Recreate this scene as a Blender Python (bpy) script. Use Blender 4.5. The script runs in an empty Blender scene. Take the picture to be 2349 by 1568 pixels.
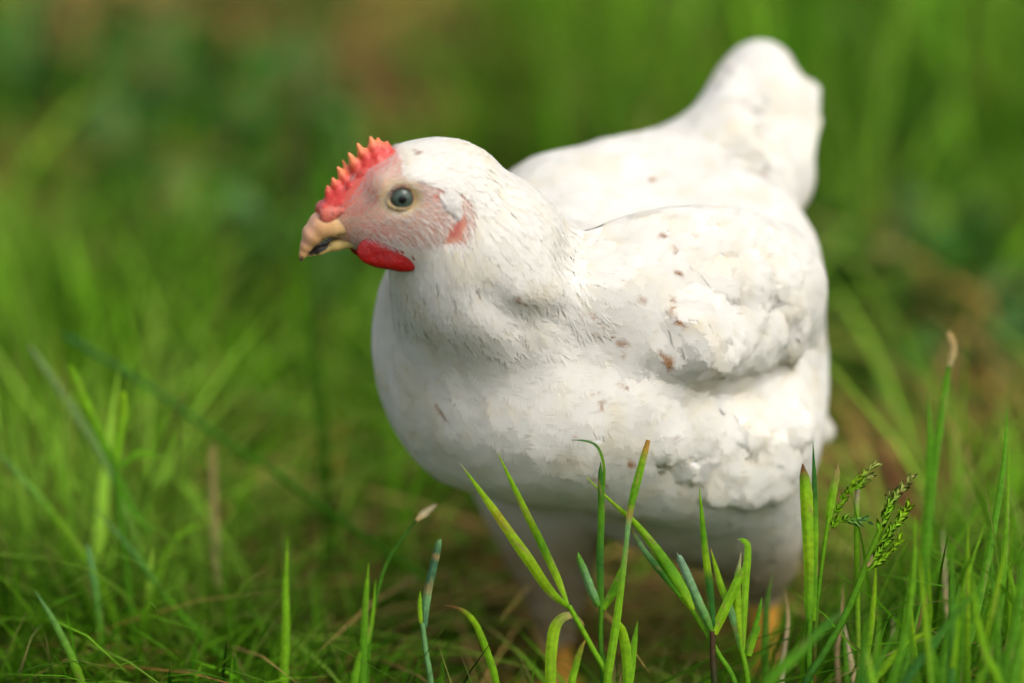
import bpy, math, random
import numpy as np
from mathutils import Vector

SC = bpy.context.scene
COL = SC.collection
RNG = np.random.default_rng(7)
random.seed(7)

# ------------------------------------------------------------------ camera, sky, sun, exposure
CAM_D, PITCH, FRAME_W, ZT = 2.0, math.radians(17.0), 0.46, 0.232
CP, SP = math.cos(PITCH), math.sin(PITCH)
CAM = np.array([0.0, -CAM_D * CP, ZT + CAM_D * SP])
FWD, UPV, RGT = np.array([0, CP, -SP]), np.array([0, SP, CP]), np.array([1.0, 0, 0])
cam_data = bpy.data.cameras.new('camera')
cam = bpy.data.objects.new('camera', cam_data)
COL.objects.link(cam)
cam.location = CAM
cam.rotation_euler = (math.pi / 2 - PITCH, 0, 0)
cam_data.sensor_width = 36.0
cam_data.lens = 36.0 * CAM_D / FRAME_W
cam_data.clip_start, cam_data.clip_end = 0.05, 500.0
cam_data.dof.use_dof = True
cam_data.dof.focus_distance = CAM_D - 0.004
cam_data.dof.aperture_fstop = cam_data.lens / 64.0
SC.camera = cam

SUN_EL, SUN_AZ = math.radians(51), math.radians(136)      # azimuth from +Y (north) clockwise
world = bpy.data.worlds.new('World')
SC.world = world
world.use_nodes = True
wn = world.node_tree
bgn = wn.nodes['Background']
sky = wn.nodes.new('ShaderNodeTexSky')
sky.sky_type = 'NISHITA'
sky.sun_disc = False
sky.sun_elevation, sky.sun_rotation = SUN_EL, SUN_AZ
sky.air_density, sky.dust_density, sky.ozone_density = 0.8, 3.5, 0.6
hsv = wn.nodes.new('ShaderNodeHueSaturation')            # thin bright cloud: a paler sky
hsv.inputs['Saturation'].default_value = 0.48
wn.links.new(sky.outputs[0], hsv.inputs['Color'])
wn.links.new(hsv.outputs[0], bgn.inputs[0])
bgn.inputs[1].default_value = 0.15
sun_d = bpy.data.lights.new('sun', 'SUN')
sun_d.energy, sun_d.angle, sun_d.color = 0.98, math.radians(36.0), (1.0, 0.98, 0.94)
sun = bpy.data.objects.new('sun', sun_d)
COL.objects.link(sun)
sdir = Vector((math.cos(SUN_EL) * math.sin(SUN_AZ), math.cos(SUN_EL) * math.cos(SUN_AZ), math.sin(SUN_EL)))
sun.rotation_euler = sdir.to_track_quat('Z', 'Y').to_euler()
SC.view_settings.view_transform = 'Standard'
SC.view_settings.look = 'None'
SC.view_settings.exposure = 0.74
SC.view_settings.gamma = 1.0
SC.view_settings.use_curve_mapping = False
SC.render.engine = 'CYCLES'
SC.cycles.max_bounces = 8
SC.cycles.diffuse_bounces = 5
SC.cycles.transmission_bounces = 6
SC.cycles.use_denoising = True
SC.cycles.caustics_reflective = SC.cycles.caustics_refractive = False


# ------------------------------------------------------------------ picture <-> place
def ray(px, py):
    u = (px - 1174.5) / 2349.0 * FRAME_W
    v = (784.0 - py) / 2349.0 * FRAME_W
    return CAM_D * FWD + u * RGT + v * UPV


def P(px, py, Y):
    """point of the place at depth Y (metres behind the bird's head) seen at photograph position px, py"""
    d = ray(px, py)
    return CAM + d * ((Y - CAM[1]) / d[1])


def F(px, py, dw=0.0):
    """point at dw metres behind the plane of focus"""
    return CAM + ray(px, py) * (1 + dw / CAM_D)


def proj(p):
    q = p - CAM
    w = q @ FWD
    u, v = (q @ RGT) / w * CAM_D, (q @ UPV) / w * CAM_D
    return np.stack([u / FRAME_W * 2349 + 1174.5, 784 - v / FRAME_W * 2349], -1)


def nrm(v):
    v = np.asarray(v, float)
    return v / np.maximum(np.linalg.norm(v, axis=-1, keepdims=True), 1e-12)


# ------------------------------------------------------------------ object helpers
def setp(o, label=None, cat=None, group=None, kind=None):
    for k, v in (('label', label), ('category', cat), ('group', group), ('kind', kind)):
        if v:
            o[k] = v
    return o


def mesh_obj(name, verts, faces, mat, parent=None, smooth=True, tint=None, loc=None, normals=None):
    """faces: (N,3) / (N,4) int array or a list of such arrays; vertices in world space, stored about loc"""
    me = bpy.data.meshes.new(name)
    v = np.asarray(verts, np.float32)
    org = np.zeros(3) if loc is None else np.asarray(loc, float)
    fl = faces if isinstance(faces, list) else [faces]
    fl = [np.asarray(f, np.int32) for f in fl if len(f)]
    me.vertices.add(len(v))
    me.vertices.foreach_set('co', (v - org.astype(np.float32)).ravel())
    idx = np.concatenate([f.ravel() for f in fl])
    cnt = np.concatenate([np.full(len(f), f.shape[1], np.int32) for f in fl])
    st = np.concatenate([[0], np.cumsum(cnt)[:-1]]).astype(np.int32)
    me.loops.add(len(idx))
    me.loops.foreach_set('vertex_index', idx)
    me.polygons.add(len(cnt))
    me.polygons.foreach_set('loop_start', st)
    me.polygons.foreach_set('loop_total', cnt)
    me.polygons.foreach_set('use_smooth', np.full(len(cnt), smooth))
    if tint is not None:
        a = me.attributes.new('tint', 'FLOAT_COLOR', 'POINT')
        t = np.ones((len(v), 4), np.float32)
        t[:, :3] = np.clip(tint, 0, 1)
        a.data.foreach_set('color', t.ravel())
    me.update(calc_edges=True)
    if normals is not None:
        me.normals_split_custom_set_from_vertices(np.asarray(normals, np.float32).tolist())
    me.materials.append(mat)
    o = bpy.data.objects.new(name, me)
    COL.objects.link(o)
    if parent is not None:
        o.parent = parent
        o.location = org - np.array(world_loc(parent))
    else:
        o.location = org
    return o


def world_loc(o):
    l = Vector((0, 0, 0))
    while o is not None:
        l += o.location
        o = o.parent
    return l


def empty(name, loc):
    o = bpy.data.objects.new(name, None)
    COL.objects.link(o)
    o.location = loc
    o.empty_display_size = 0.02
    return o


# ------------------------------------------------------------------ clay: smooth unions of solids -> one surface
def seg(a, b, ra, rb):
    return ('seg', np.asarray(a, float), np.asarray(b, float), ra, rb)


def ell(c, rad, X=(1, 0, 0), Z=(0, 0, 1)):
    X = nrm(X)
    Z = np.asarray(Z, float)
    Z = nrm(Z - X * (Z @ X))
    R = np.stack([X, np.cross(Z, X), Z])
    return ('ell', np.asarray(c, float), np.asarray(rad, float) * np.ones(3), R)


def sdf_prim(pr, p):
    if pr[0] == 'seg':
        _, a, b, ra, rb = pr
        ba = b - a
        t = np.clip(((p - a) @ ba) / max(ba @ ba, 1e-12), 0, 1)
        q = p - a - t[..., None] * ba
        return np.sqrt((q * q).sum(-1)) - (ra + (rb - ra) * t)
    _, c, r, R = pr
    q = (p - c) @ R.T
    k0 = np.sqrt(((q / r) ** 2).sum(-1))
    k1 = np.sqrt(((q / (r * r)) ** 2).sum(-1))
    return k0 * (k0 - 1) / np.maximum(k1, 1e-9)


def prim_box(pr):
    if pr[0] == 'seg':
        r = max(pr[3], pr[4])
        return np.minimum(pr[1], pr[2]) - r, np.maximum(pr[1], pr[2]) + r
    e = np.sqrt(((pr[3] * pr[2][:, None]) ** 2).sum(0))
    return pr[1] - e, pr[1] + e


class Clay:
    def __init__(self, prims, h):
        """prims: list of (solid, blend radius, +1 add / -1 carve)"""
        pad = 6 * h
        lo = np.min([prim_box(q[0])[0] for q in prims if q[2] > 0], 0) - pad
        hi = np.max([prim_box(q[0])[1] for q in prims if q[2] > 0], 0) + pad
        n = np.ceil((hi - lo) / h).astype(int) + 1
        self.o, self.h, self.n = lo, h, n
        G = np.full(n, 0.05, np.float32)
        ax = [lo[i] + h * np.arange(n[i]) for i in range(3)]
        self.G, self.ax = G, ax
        for pr, k, sg in prims:
            self.apply(pr, k, sg)

    def apply(self, pr, k, sg):
        G, lo, h, n, ax = self.G, self.o, self.h, self.n, self.ax
        if True:
            b0, b1 = prim_box(pr)
            m = max(1.7 * k, 0.012, 5 * h)
            i0 = np.clip(np.floor((b0 - m - lo) / h).astype(int), 0, n)
            i1 = np.clip(np.ceil((b1 + m - lo) / h).astype(int) + 1, 0, n)
            sl = tuple(slice(i0[i], i1[i]) for i in range(3))
            pts = np.stack(np.meshgrid(*[ax[i][sl[i]] for i in range(3)], indexing='ij'), -1).astype(np.float32)
            d = sdf_prim(pr, pts).astype(np.float32)
            g = G[sl]
            if sg > 0:
                hh = np.maximum(k - np.abs(g - d), 0) / max(k, 1e-6)
                G[sl] = np.minimum(g, d) - hh * hh * k * 0.25
            else:
                hh = np.maximum(k - np.abs(g + d), 0) / max(k, 1e-6)
                G[sl] = np.maximum(g, -d) + hh * hh * k * 0.25

    def val(self, p):
        q = np.clip((p - self.o) / self.h, 0, np.array(self.n) - 1.001)
        i = q.astype(int)
        f = (q - i).astype(np.float32)
        out = 0
        for dx in (0, 1):
            for dy in (0, 1):
                for dz in (0, 1):
                    w = (f[..., 0] if dx else 1 - f[..., 0]) * (f[..., 1] if dy else 1 - f[..., 1]) * (f[..., 2] if dz else 1 - f[..., 2])
                    out = out + w * self.G[i[..., 0] + dx, i[..., 1] + dy, i[..., 2] + dz]
        return out

    def grad(self, p):
        e = self.h
        g = [self.val(p + np.eye(3)[k] * e) - self.val(p - np.eye(3)[k] * e) for k in range(3)]
        return np.stack(g, -1) / (2 * e)

    def snap(self, p, it=2, off=0.0):
        for _ in range(it):
            g = self.grad(p)
            gl = np.maximum((g * g).sum(-1), 0.09)
            st = np.clip((self.val(p) - off), -0.02, 0.02)
            p = p - (st / gl)[..., None] * g
        return p

    def surface(self, relax=1):
        G, n = self.G, self.n
        ins = G < 0
        c = [ins[dx:n[0] - 1 + dx, dy:n[1] - 1 + dy, dz:n[2] - 1 + dz] for dx in (0, 1) for dy in (0, 1) for dz in (0, 1)]
        s = np.zeros(c[0].shape, np.int8)
        for a in c:
            s += a
        act = (s > 0) & (s < 8)
        ii = np.argwhere(act)
        vid = np.full(act.shape, -1, np.int64)
        vid[tuple(ii.T)] = np.arange(len(ii))
        corners = [(a, b, d) for a in (0, 1) for b in (0, 1) for d in (0, 1)]
        acc, cnt = np.zeros((len(ii), 3)), np.zeros(len(ii))
        for a in corners:
            for k in range(3):
                if a[k] == 0:
                    b = list(a)
                    b[k] = 1
                    g0 = G[ii[:, 0] + a[0], ii[:, 1] + a[1], ii[:, 2] + a[2]]
                    g1 = G[ii[:, 0] + b[0], ii[:, 1] + b[1], ii[:, 2] + b[2]]
                    m = (g0 < 0) != (g1 < 0)
                    t = np.where(m, g0 / np.where(m, g0 - g1, 1), 0)
                    q = np.tile(np.array(a, float), (len(ii), 1))
                    q[:, k] += t
                    acc += q * m[:, None]
                    cnt += m
        v = self.o + (ii + acc / cnt[:, None]) * self.h
        quads = []
        for k in range(3):
            a, b = (k + 1) % 3, (k + 2) % 3
            sl0 = [slice(1, n[i] - 1) for i in range(3)]
            sl1 = list(sl0)
            sl0[k] = slice(0, n[k] - 1)
            sl1[k] = slice(1, n[k])
            s0, s1 = ins[tuple(sl0)], ins[tuple(sl1)]
            e = np.argwhere(s0 != s1)
            first = s0[tuple(e.T)]
            base = e.copy()
            base[:, a] += 1
            base[:, b] += 1
            def cell(da, db):
                q = base.copy()
                q[:, a] -= da
                q[:, b] -= db
                return vid[q[:, 0], q[:, 1], q[:, 2]]
            qd = np.stack([cell(1, 1), cell(0, 1), cell(0, 0), cell(1, 0)], 1)
            qd[~first] = qd[~first][:, ::-1]
            quads.append(qd)
        f = np.concatenate(quads)
        f = f[(f >= 0).all(1)]
        for _ in range(relax):
            sm, ct = np.zeros_like(v), np.zeros(len(v))
            for k in range(4):
                np.add.at(sm, f[:, k], v[f[:, (k + 1) % 4]])
                np.add.at(ct, f[:, k], 1)
            v = 0.5 * v + 0.5 * sm / np.maximum(ct, 1)[:, None]
            v = self.snap(v, 1)
        return v, f


def poly_mask(q, poly):
    poly = np.asarray(poly, float)
    x, y = q[:, 0], q[:, 1]
    ins = np.zeros(len(q), bool)
    for i in range(len(poly)):
        x0, y0 = poly[i - 1]
        x1, y1 = poly[i]
        if y0 == y1:
            continue
        c = ((y0 > y) != (y1 > y)) & (x < (x1 - x0) * (y - y0) / (y1 - y0) + x0)
        ins ^= c
    return ins


def poly_dist(q, poly, closed=True):
    poly = np.asarray(poly, float)
    d = np.full(len(q), 1e9)
    for i in range(0 if closed else 1, len(poly)):
        a, b = poly[i - 1], poly[i]
        t = np.clip(((q - a) @ (b - a)) / max(((b - a) ** 2).sum(), 1e-9), 0, 1)
        d = np.minimum(d, np.linalg.norm(q - a - t[:, None] * (b - a), axis=1))
    return d


def vnoise(p, seed=0):
    """smooth value noise in [0,1] at points p (N,3)"""
    i = np.floor(p).astype(np.int64)
    f = p - i
    f = f * f * (3 - 2 * f)
    out = 0
    for dx in (0, 1):
        for dy in (0, 1):
            for dz in (0, 1):
                h = (i[:, 0] + dx) * 374761393 + (i[:, 1] + dy) * 668265263 + (i[:, 2] + dz) * 2147483647 + seed * 144665
                h = (h ^ (h >> 13)) * 1274126177
                h = ((h ^ (h >> 16)) & 0xffff) / 65535.0
                w = (f[:, 0] if dx else 1 - f[:, 0]) * (f[:, 1] if dy else 1 - f[:, 1]) * (f[:, 2] if dz else 1 - f[:, 2])
                out = out + w * h
    return out


def sstep(a, b, x):
    t = np.clip((x - a) / (b - a), 0, 1)
    return t * t * (3 - 2 * t)


# ------------------------------------------------------------------ materials
def material(name, rough=0.6, trans=0.0, sss=0.0, spec=0.3, coat=0.0, noise=0.0, nscale=300.0, bump=0.0, bscale=900.0, base=None, sss_r=(1, .4, .25), sss_s=0.003):
    m = bpy.data.materials.new(name)
    m.use_nodes = True
    nt = m.node_tree
    N, L = nt.nodes, nt.links
    bs = N['Principled BSDF']
    bs.inputs['Roughness'].default_value = rough
    bs.inputs['Specular IOR Level'].default_value = spec
    bs.inputs['Coat Weight'].default_value = coat
    if sss:
        bs.inputs['Subsurface Weight'].default_value = sss
        bs.inputs['Subsurface Radius'].default_value = sss_r
        bs.inputs['Subsurface Scale'].default_value = sss_s
    if base is None:
        at = N.new('ShaderNodeAttribute')
        at.attribute_name = 'tint'
        col = at.outputs['Color']
    else:
        rgb = N.new('ShaderNodeRGB')
        rgb.outputs[0].default_value = (*base, 1)
        col = rgb.outputs[0]
    geo = N.new('ShaderNodeNewGeometry')
    if noise:
        nz = N.new('ShaderNodeTexNoise')
        nz.inputs['Scale'].default_value = nscale
        nz.inputs['Detail'].default_value = 4
        L.new(geo.outputs['Position'], nz.inputs['Vector'])
        mr = N.new('ShaderNodeMapRange')
        mr.inputs['From Min'].default_value, mr.inputs['From Max'].default_value = 0.25, 0.75
        mr.inputs['To Min'].default_value, mr.inputs['To Max'].default_value = 1 - noise, 1 + noise * 0.6
        L.new(nz.outputs[0], mr.inputs['Value'])
        mx = N.new('ShaderNodeVectorMath')
        mx.operation = 'SCALE'
        L.new(col, mx.inputs[0])
        L.new(mr.outputs[0], mx.inputs['Scale'])
        col = mx.outputs[0]
    L.new(col, bs.inputs['Base Color'])
    if bump:
        bz = N.new('ShaderNodeTexNoise')
        bz.inputs['Scale'].default_value = bscale
        bz.inputs['Detail'].default_value = 5
        L.new(geo.outputs['Position'], bz.inputs['Vector'])
        bp = N.new('ShaderNodeBump')
        bp.inputs['Strength'].default_value = bump
        bp.inputs['Distance'].default_value = 0.001
        L.new(bz.outputs[0], bp.inputs['Height'])
        L.new(bp.outputs[0], bs.inputs['Normal'])
    if trans:
        tr = N.new('ShaderNodeBsdfTranslucent')
        L.new(col, tr.inputs['Color'])
        ms = N.new('ShaderNodeMixShader')
        ms.inputs[0].default_value = trans
        L.new(bs.outputs[0], ms.inputs[1])
        L.new(tr.outputs[0], ms.inputs[2])
        L.new(ms.outputs[0], N['Material Output'].inputs['Surface'])
    return m


M_FEATHER = material('white_feather', rough=0.8, trans=0.48, spec=0.08)
M_SKIN = material('bird_skin', rough=0.6, sss=0.25, spec=0.3, noise=0.10, nscale=900, bump=0.35, bscale=1500)
M_COMB = material('comb_flesh', rough=0.36, sss=0.30, spec=0.45, noise=0.12, nscale=700, bump=0.45, bscale=1300, sss_s=0.003)
M_BEAK = material('beak_horn', rough=0.5, sss=0.2, spec=0.3, noise=0.08, nscale=500, bump=0.12, bscale=700)
M_EYE = material('eye_wet', rough=0.12, spec=0.22, coat=0.15)
M_GRASS = material('grass_blade', rough=0.55, trans=0.5, spec=0.14, noise=0.30, nscale=420, bump=0.25, bscale=1600)
M_SWARD = material('sward', rough=0.6, trans=0.5, spec=0.05, noise=0.18, nscale=160)
M_STRAW = material('dry_straw', rough=0.7, trans=0.2, spec=0.2, noise=0.2, nscale=200)

# ================================================================== GROUND AND MEADOW
def ground_material():
    m = bpy.data.materials.new('soil_and_thatch')
    m.use_nodes = True
    nt = m.node_tree
    N, L = nt.nodes, nt.links
    bs = N['Principled BSDF']
    bs.inputs['Roughness'].default_value = 0.9
    geo = N.new('ShaderNodeNewGeometry')
    def noise(scale, detail=5):
        z = N.new('ShaderNodeTexNoise')
        z.inputs['Scale'].default_value = scale
        z.inputs['Detail'].default_value = detail
        L.new(geo.outputs['Position'], z.inputs['Vector'])
        return z.outputs[0]
    def ramp(src, stops):
        r = N.new('ShaderNodeValToRGB')
        while len(r.color_ramp.elements) < len(stops):
            r.color_ramp.elements.new(.5)
        for e, (p, c) in zip(r.color_ramp.elements, stops):
            e.position = p
            e.color = (*c, 1)
        L.new(src, r.inputs[0])
        return r.outputs[0]
    fine = ramp(noise(120), [(.30, (.014, .009, .004)), (.50, (.050, .028, .010)), (.72, (.15, .085, .03))])
    green = ramp(noise(60), [(.3, (.008, .018, .003)), (.7, (.03, .06, .008))])
    big = ramp(noise(7, 3), [(.38, (0, 0, 0)), (.62, (1, 1, 1))])
    mx = N.new('ShaderNodeMix')
    mx.data_type = 'RGBA'
    L.new(big, mx.inputs[0])
    L.new(fine, mx.inputs[6])
    L.new(green, mx.inputs[7])
    L.new(mx.outputs[2], bs.inputs['Base Color'])
    bp_ = N.new('ShaderNodeBump')
    bp_.inputs['Strength'].default_value = .8
    bp_.inputs['Distance'].default_value = .008
    L.new(noise(90, 8), bp_.inputs['Height'])
    L.new(bp_.outputs[0], bs.inputs['Normal'])
    return m


def gz(x, y):
    """height of the ground"""
    p = np.stack([np.asarray(x, float) * 3.1, np.asarray(y, float) * 3.1, np.zeros(np.shape(x))], -1).reshape(-1, 3)
    q = p * 4.3
    return ((vnoise(p + 50, 40) - .5) * .016 + (vnoise(q + 50, 41) - .5) * .007).reshape(np.shape(x))


ticks = np.concatenate([[-150, -70, -30, -14, -7, -4], np.linspace(-2.4, 2.4, 97), [4, 7, 14, 30, 70, 150]])
tx, ty = np.meshgrid(ticks, ticks + 1.0, indexing='ij')
tz = np.where(np.maximum(abs(tx), abs(ty - 1)) < 2.5, gz(tx, ty), 0)
gvv = np.stack([tx, ty, tz], -1).reshape(-1, 3)
n_ = len(ticks)
ii, jj = np.meshgrid(np.arange(n_ - 1), np.arange(n_ - 1), indexing='ij')
gq = np.stack([ii * n_ + jj, (ii + 1) * n_ + jj, (ii + 1) * n_ + jj + 1, ii * n_ + jj + 1], -1).reshape(-1, 4)
setp(mesh_obj('ground', gvv, gq, ground_material()), kind='structure', label='brown soil with dead thatch under the grass')

BIRD_C, BIRD_D = P(1400, 760, .110)[:2], np.array([-math.sin(math.radians(50)), -math.cos(math.radians(50))])


def vis(x, y):
    """1 inside the view's ground, falling off outside it"""
    return (np.abs(x) < .34 + .14 * np.clip(y, 0, 3)) & (y > -.25) & (y < 2.3)


def patch(x, y, cx, cy, rx, ry):
    return np.exp(-(((x - cx) / rx) ** 2 + ((y - cy) / ry) ** 2))


def worn(x, y):
    """where the sward is thin and brown"""
    s = 0
    for (px, py, rx, ry, am) in ((470, 260, .16, .42, 1.4), (640, 150, .12, .50, 1.2), (250, 230, .10, .15, .6), (2120, 1000, .09, .10, 1.0), (2250, 780, .08, .14, .6), (240, 1400, .08, .05, .7), (780, 60, .08, .3, .6), (830, 900, .05, .08, .6), (1560, 1500, .10, .06, .9), (1950, 1330, .10, .07, .8), (1250, 1480, .06, .05, .6)):
        g = gpt(px, py)
        s = s + am * patch(x, y, g[0], g[1], rx, ry)
    return np.clip(s, 0, .97)


def gpt(px, py):
    """the ground seen at px, py"""
    d = ray(px, py)
    return CAM + d * (-CAM[2] / d[2])


def blades(N, area, h0, h1, w0, w1, lean0, lean1, cols, seed, segs=5, dens=None, flat=0.0, vary=.16, cap=True, straw=False):
    """a sward of curved blades: vertices, quads, tint"""
    rg = np.random.default_rng(seed)
    x0, x1, y0, y1 = area
    x, y = rg.uniform(x0, x1, N), rg.uniform(y0, y1, N)
    if dens is not None:
        k = rg.random(N) < dens(x, y)
        x, y = x[k], y[k]
        N = len(x)
    tuft = vnoise(np.stack([x * 9, y * 9, x * 0], -1) + 100, seed + 1)
    H = (1 - .6 * np.clip(worn(x, y), 0, 1) * (not straw)) * rg.uniform(h0, h1, N) * (.30 + 1.5 * tuft ** 1.4) * rg.uniform(.75, 1.15, N)
    Wd = rg.uniform(w0, w1, N)
    az = rg.uniform(0, 2 * math.pi, N)
    ln = rg.uniform(lean0, lean1, N)
    ln = np.where(rg.random(N) < flat, rg.uniform(1.2, 2.2, N), ln)
    d = np.stack([np.cos(az), np.sin(az)], -1)
    # grass in front of and under the bird is nibbled short
    tip = np.stack([x + d[:, 0] * ln * H * .8, y + d[:, 1] * ln * H * .8, H * .9], -1)
    if cap:
        pb_ = np.stack([x, y, np.zeros(N)], -1)
        tp = proj(tip)
        lim = np.interp(tp[:, 0], [-400, 300, 800, 1000, 1250, 1500, 1750, 1850, 1960, 2100, 2350, 2800], [1150, 1120, 1230, 1330, 1440, 1450, 1440, 1330, 1130, 1020, 900, 800])
        lim = np.where((y < .075) & (tp[:, 0] < 1000), np.where(y < .01, 1640, 1360), lim)
        front = y < .16 + .0 * x
        hmax_px = np.clip(proj(pb_)[:, 1] - lim, 12, None)
        cur = np.clip(proj(pb_)[:, 1] - tp[:, 1], 1, None)
        lim2 = np.interp(tp[:, 0], [300, 700, 900, 1900, 2300], [-400, -100, 0, 0, -300])
        H = np.where(front & (cur > hmax_px), H * hmax_px / cur * rg.uniform(.6, 1.0, N), H)
        e = np.stack([x, y], -1) - BIRD_C
        f_, l_ = e @ BIRD_D, e @ np.array([-BIRD_D[1], BIRD_D[0]])
        under = (f_ / .13) ** 2 + (l_ / .085) ** 2 < 1
        H = np.where(under, np.minimum(H, rg.uniform(.02, .045, N)), H)
    t = np.linspace(0, 1, segs + 1)
    tw = rg.normal(0, .5, N)
    side0 = np.stack([-d[:, 1], d[:, 0]], -1)
    bend = np.clip(ln, 0, 1.0)
    px = d[:, None, :] * (ln * H)[:, None, None] * (t ** 1.7)[None, :, None]
    kz = H[:, None] * (t[None] - .30 * bend[:, None] * t[None] ** 2.4 - .28 * np.clip(ln - .9, 0, 1)[:, None] * t[None] ** 1.5)
    c = np.empty((N, segs + 1, 3))
    c[..., 0] = x[:, None] + px[..., 0]
    c[..., 1] = y[:, None] + px[..., 1]
    c[..., 2] = kz + gz(x, y)[:, None] - .003
    c[..., :2] += (rg.normal(0, .05, (N, 1, 2)) * H[:, None, None]) * (t ** 2)[None, :, None]
    wt = Wd[:, None] * np.clip(1 - t[None] ** 2.6, .03, 1) * (.55 + .45 * np.clip(t[None] * 4, 0, 1))
    ang = tw[:, None] * t[None]
    s3 = np.zeros((N, segs + 1, 3))
    s3[..., 0] = side0[:, None, 0] * np.cos(ang)
    s3[..., 1] = side0[:, None, 1] * np.cos(ang)
    s3[..., 2] = np.sin(ang)
    v = np.stack([c - s3 * wt[..., None] / 2, c + s3 * wt[..., None] / 2], 2)
    M = 2 * (segs + 1)
    q0 = np.array([[2 * i, 2 * i + 1, 2 * i + 3, 2 * i + 2] for i in range(segs)])
    q = (q0[None] + (np.arange(N) * M)[:, None, None]).reshape(-1, 4)
    cols = np.asarray(cols, float)
    zone = .55 * vnoise(np.stack([x * 5, y * 4, x * 0], -1) + 30, 77) + .45 * vnoise(np.stack([x * 13, y * 9, x * 0], -1) + 30, 78)
    pick = np.clip(((zone - .5) * 1.9 + .5 + rg.normal(0, vary, N)) * len(cols), 0, len(cols) - 1).astype(int)
    cb = cols[pick] * np.exp(rg.normal(.05, .45, (N, 1)))
    tt = np.repeat(cb[:, None], segs + 1, 1)
    tipy = (rg.random(N) < .25)[:, None] * sstep(.72, .98, t)[None]
    tt = tt * (1 - tipy[..., None]) + np.array([.34, .24, .09]) * tipy[..., None]
    tt = np.repeat(tt[:, :, None], 2, 2)
    return v.reshape(-1, 3), q, tt.reshape(-1, 3)


def joined(parts):
    off, V, Q, T = 0, [], [], []
    for v, q, t in parts:
        V.append(v)
        Q.append(q + off)
        T.append(t)
        off += len(v)
    return np.concatenate(V), np.concatenate(Q), np.concatenate(T)


GREENS = [(.008, .034, .003), (.016, .070, .003), (.036, .125, .004), (.070, .195, .006), (.120, .275, .010), (.190, .340, .030)]
OLIVES = [(.038, .060, .004), (.075, .105, .006), (.125, .145, .015)]
STRAWS = [(.33, .18, .035), (.24, .11, .022), (.15, .060, .014), (.40, .26, .07)]


def lush(x, y):
    a = gpt(1350, 180)
    return np.clip(patch(x, y, a[0], a[1], .16, .30) + patch(x, y, gpt(1900, 600)[0], gpt(1900, 600)[1], .12, .2), 0, 1)


def d_main(x, y):
    near = sstep(1.0, .3, y)
    gap = sstep(.30, .58, vnoise(np.stack([x * 11, y * 8, x * 0], -1) + 60, 81))
    return np.where(vis(x, y), 1.0, .32) * (.16 + .84 * gap) * (1 - worn(x, y)) * (.65 + .35 * lush(x, y)) * np.where((np.abs(x) < .35) & (y < .3), .85, 1)




def tufts(n, seed):
    """dense clumps of taller grass standing out of the sward"""
    rg = np.random.default_rng(seed)
    out = []
    for i in range(n):
        cx, cy = rg.uniform(-.75, .75), rg.uniform(.42, 2.3)
        if not vis(np.array([cx]), np.array([cy]))[0] or worn(np.array([cx]), np.array([cy]))[0] > .35:
            continue
        r = rg.uniform(.02, .06)
        k = rg.integers(0, 3)
        cols = (GREENS[4:], GREENS[:2], GREENS[3:5])[k]
        out.append(blades(int(1600 * r), (cx - r, cx + r, cy - r, cy + r), .10, .19, .0035, .0065, .15, .8, cols, 1000 + i, segs=4, cap=False))
    return out


AREA = (-2.0, 2.0, -1.0, 3.4)
sward = joined([
    blades(36000, (-.9, .9, -.25, 2.3), .050, .150, .0036, .0078, .15, 1.1, GREENS, 50, dens=d_main, flat=.18),
    blades(42000, AREA, .04, .11, .0030, .0050, .2, 1.1, GREENS, 51, segs=4, dens=lambda x, y: np.where(vis(x, y), 0, .8), flat=.15),
    blades(9000, (-.9, .9, -.2, 2.3), .05, .13, .0026, .0048, .3, 1.3, OLIVES, 52, dens=d_main, flat=.25),
    blades(9000, (-.5, .5, -.10, .62), .06, .16, .0026, .0048, .2, 1.1, GREENS[3:], 54, flat=.2, dens=lambda x, y: 1 - .8 * worn(x, y)),
    blades(6500, (-.42, .30, .0, .20), .05, .16, .0022, .0042, .2, 1.2, GREENS[3:], 58, flat=.15),
    *tufts(110, 91),
    blades(2600, (-.6, .6, .08, 1.9), .10, .20, .0055, .0100, .1, .9, GREENS[3:], 57, dens=lambda x, y: (1 - worn(x, y)) * sstep(.35, .7, vnoise(np.stack([x * 6, y * 5, x * 0], -1) + 3, 85))),
    blades(2600, (-.6, .9, .5, 2.2), .12, .24, .0040, .0065, .1, .6, GREENS[2:], 53, dens=lambda x, y: .10 + .9 * lush(x, y)),
])
setp(mesh_obj('grass', sward[0], sward[1], M_SWARD, tint=sward[2]), kind='stuff', label='mixed green meadow grass covering the ground')
dry = joined([
    blades(26000, (-.9, .9, -.25, 2.3), .04, .13, .0018, .0036, .8, 2.0, STRAWS, 66, straw=True, dens=lambda x, y: .13 + .10 * (y < .5) + .30 * (y < .2) + .70 * np.clip(worn(x, y) * 1.2, 0, 1), flat=.7),
    blades(6500, (-.45, .5, .0, .45), .03, .10, .0014, .0028, .8, 2.2, STRAWS, 62, straw=True, flat=.75),
    blades(9000, AREA, .03, .10, .0018, .0034, .8, 2.0, STRAWS, 61, straw=True, segs=3, dens=lambda x, y: np.where(vis(x, y), 0, .5), flat=.6),
])
setp(mesh_obj('dry_grass', dry[0], dry[1], M_STRAW, tint=dry[2]), kind='stuff', label='dead straw coloured grass lying between the green blades')


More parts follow.
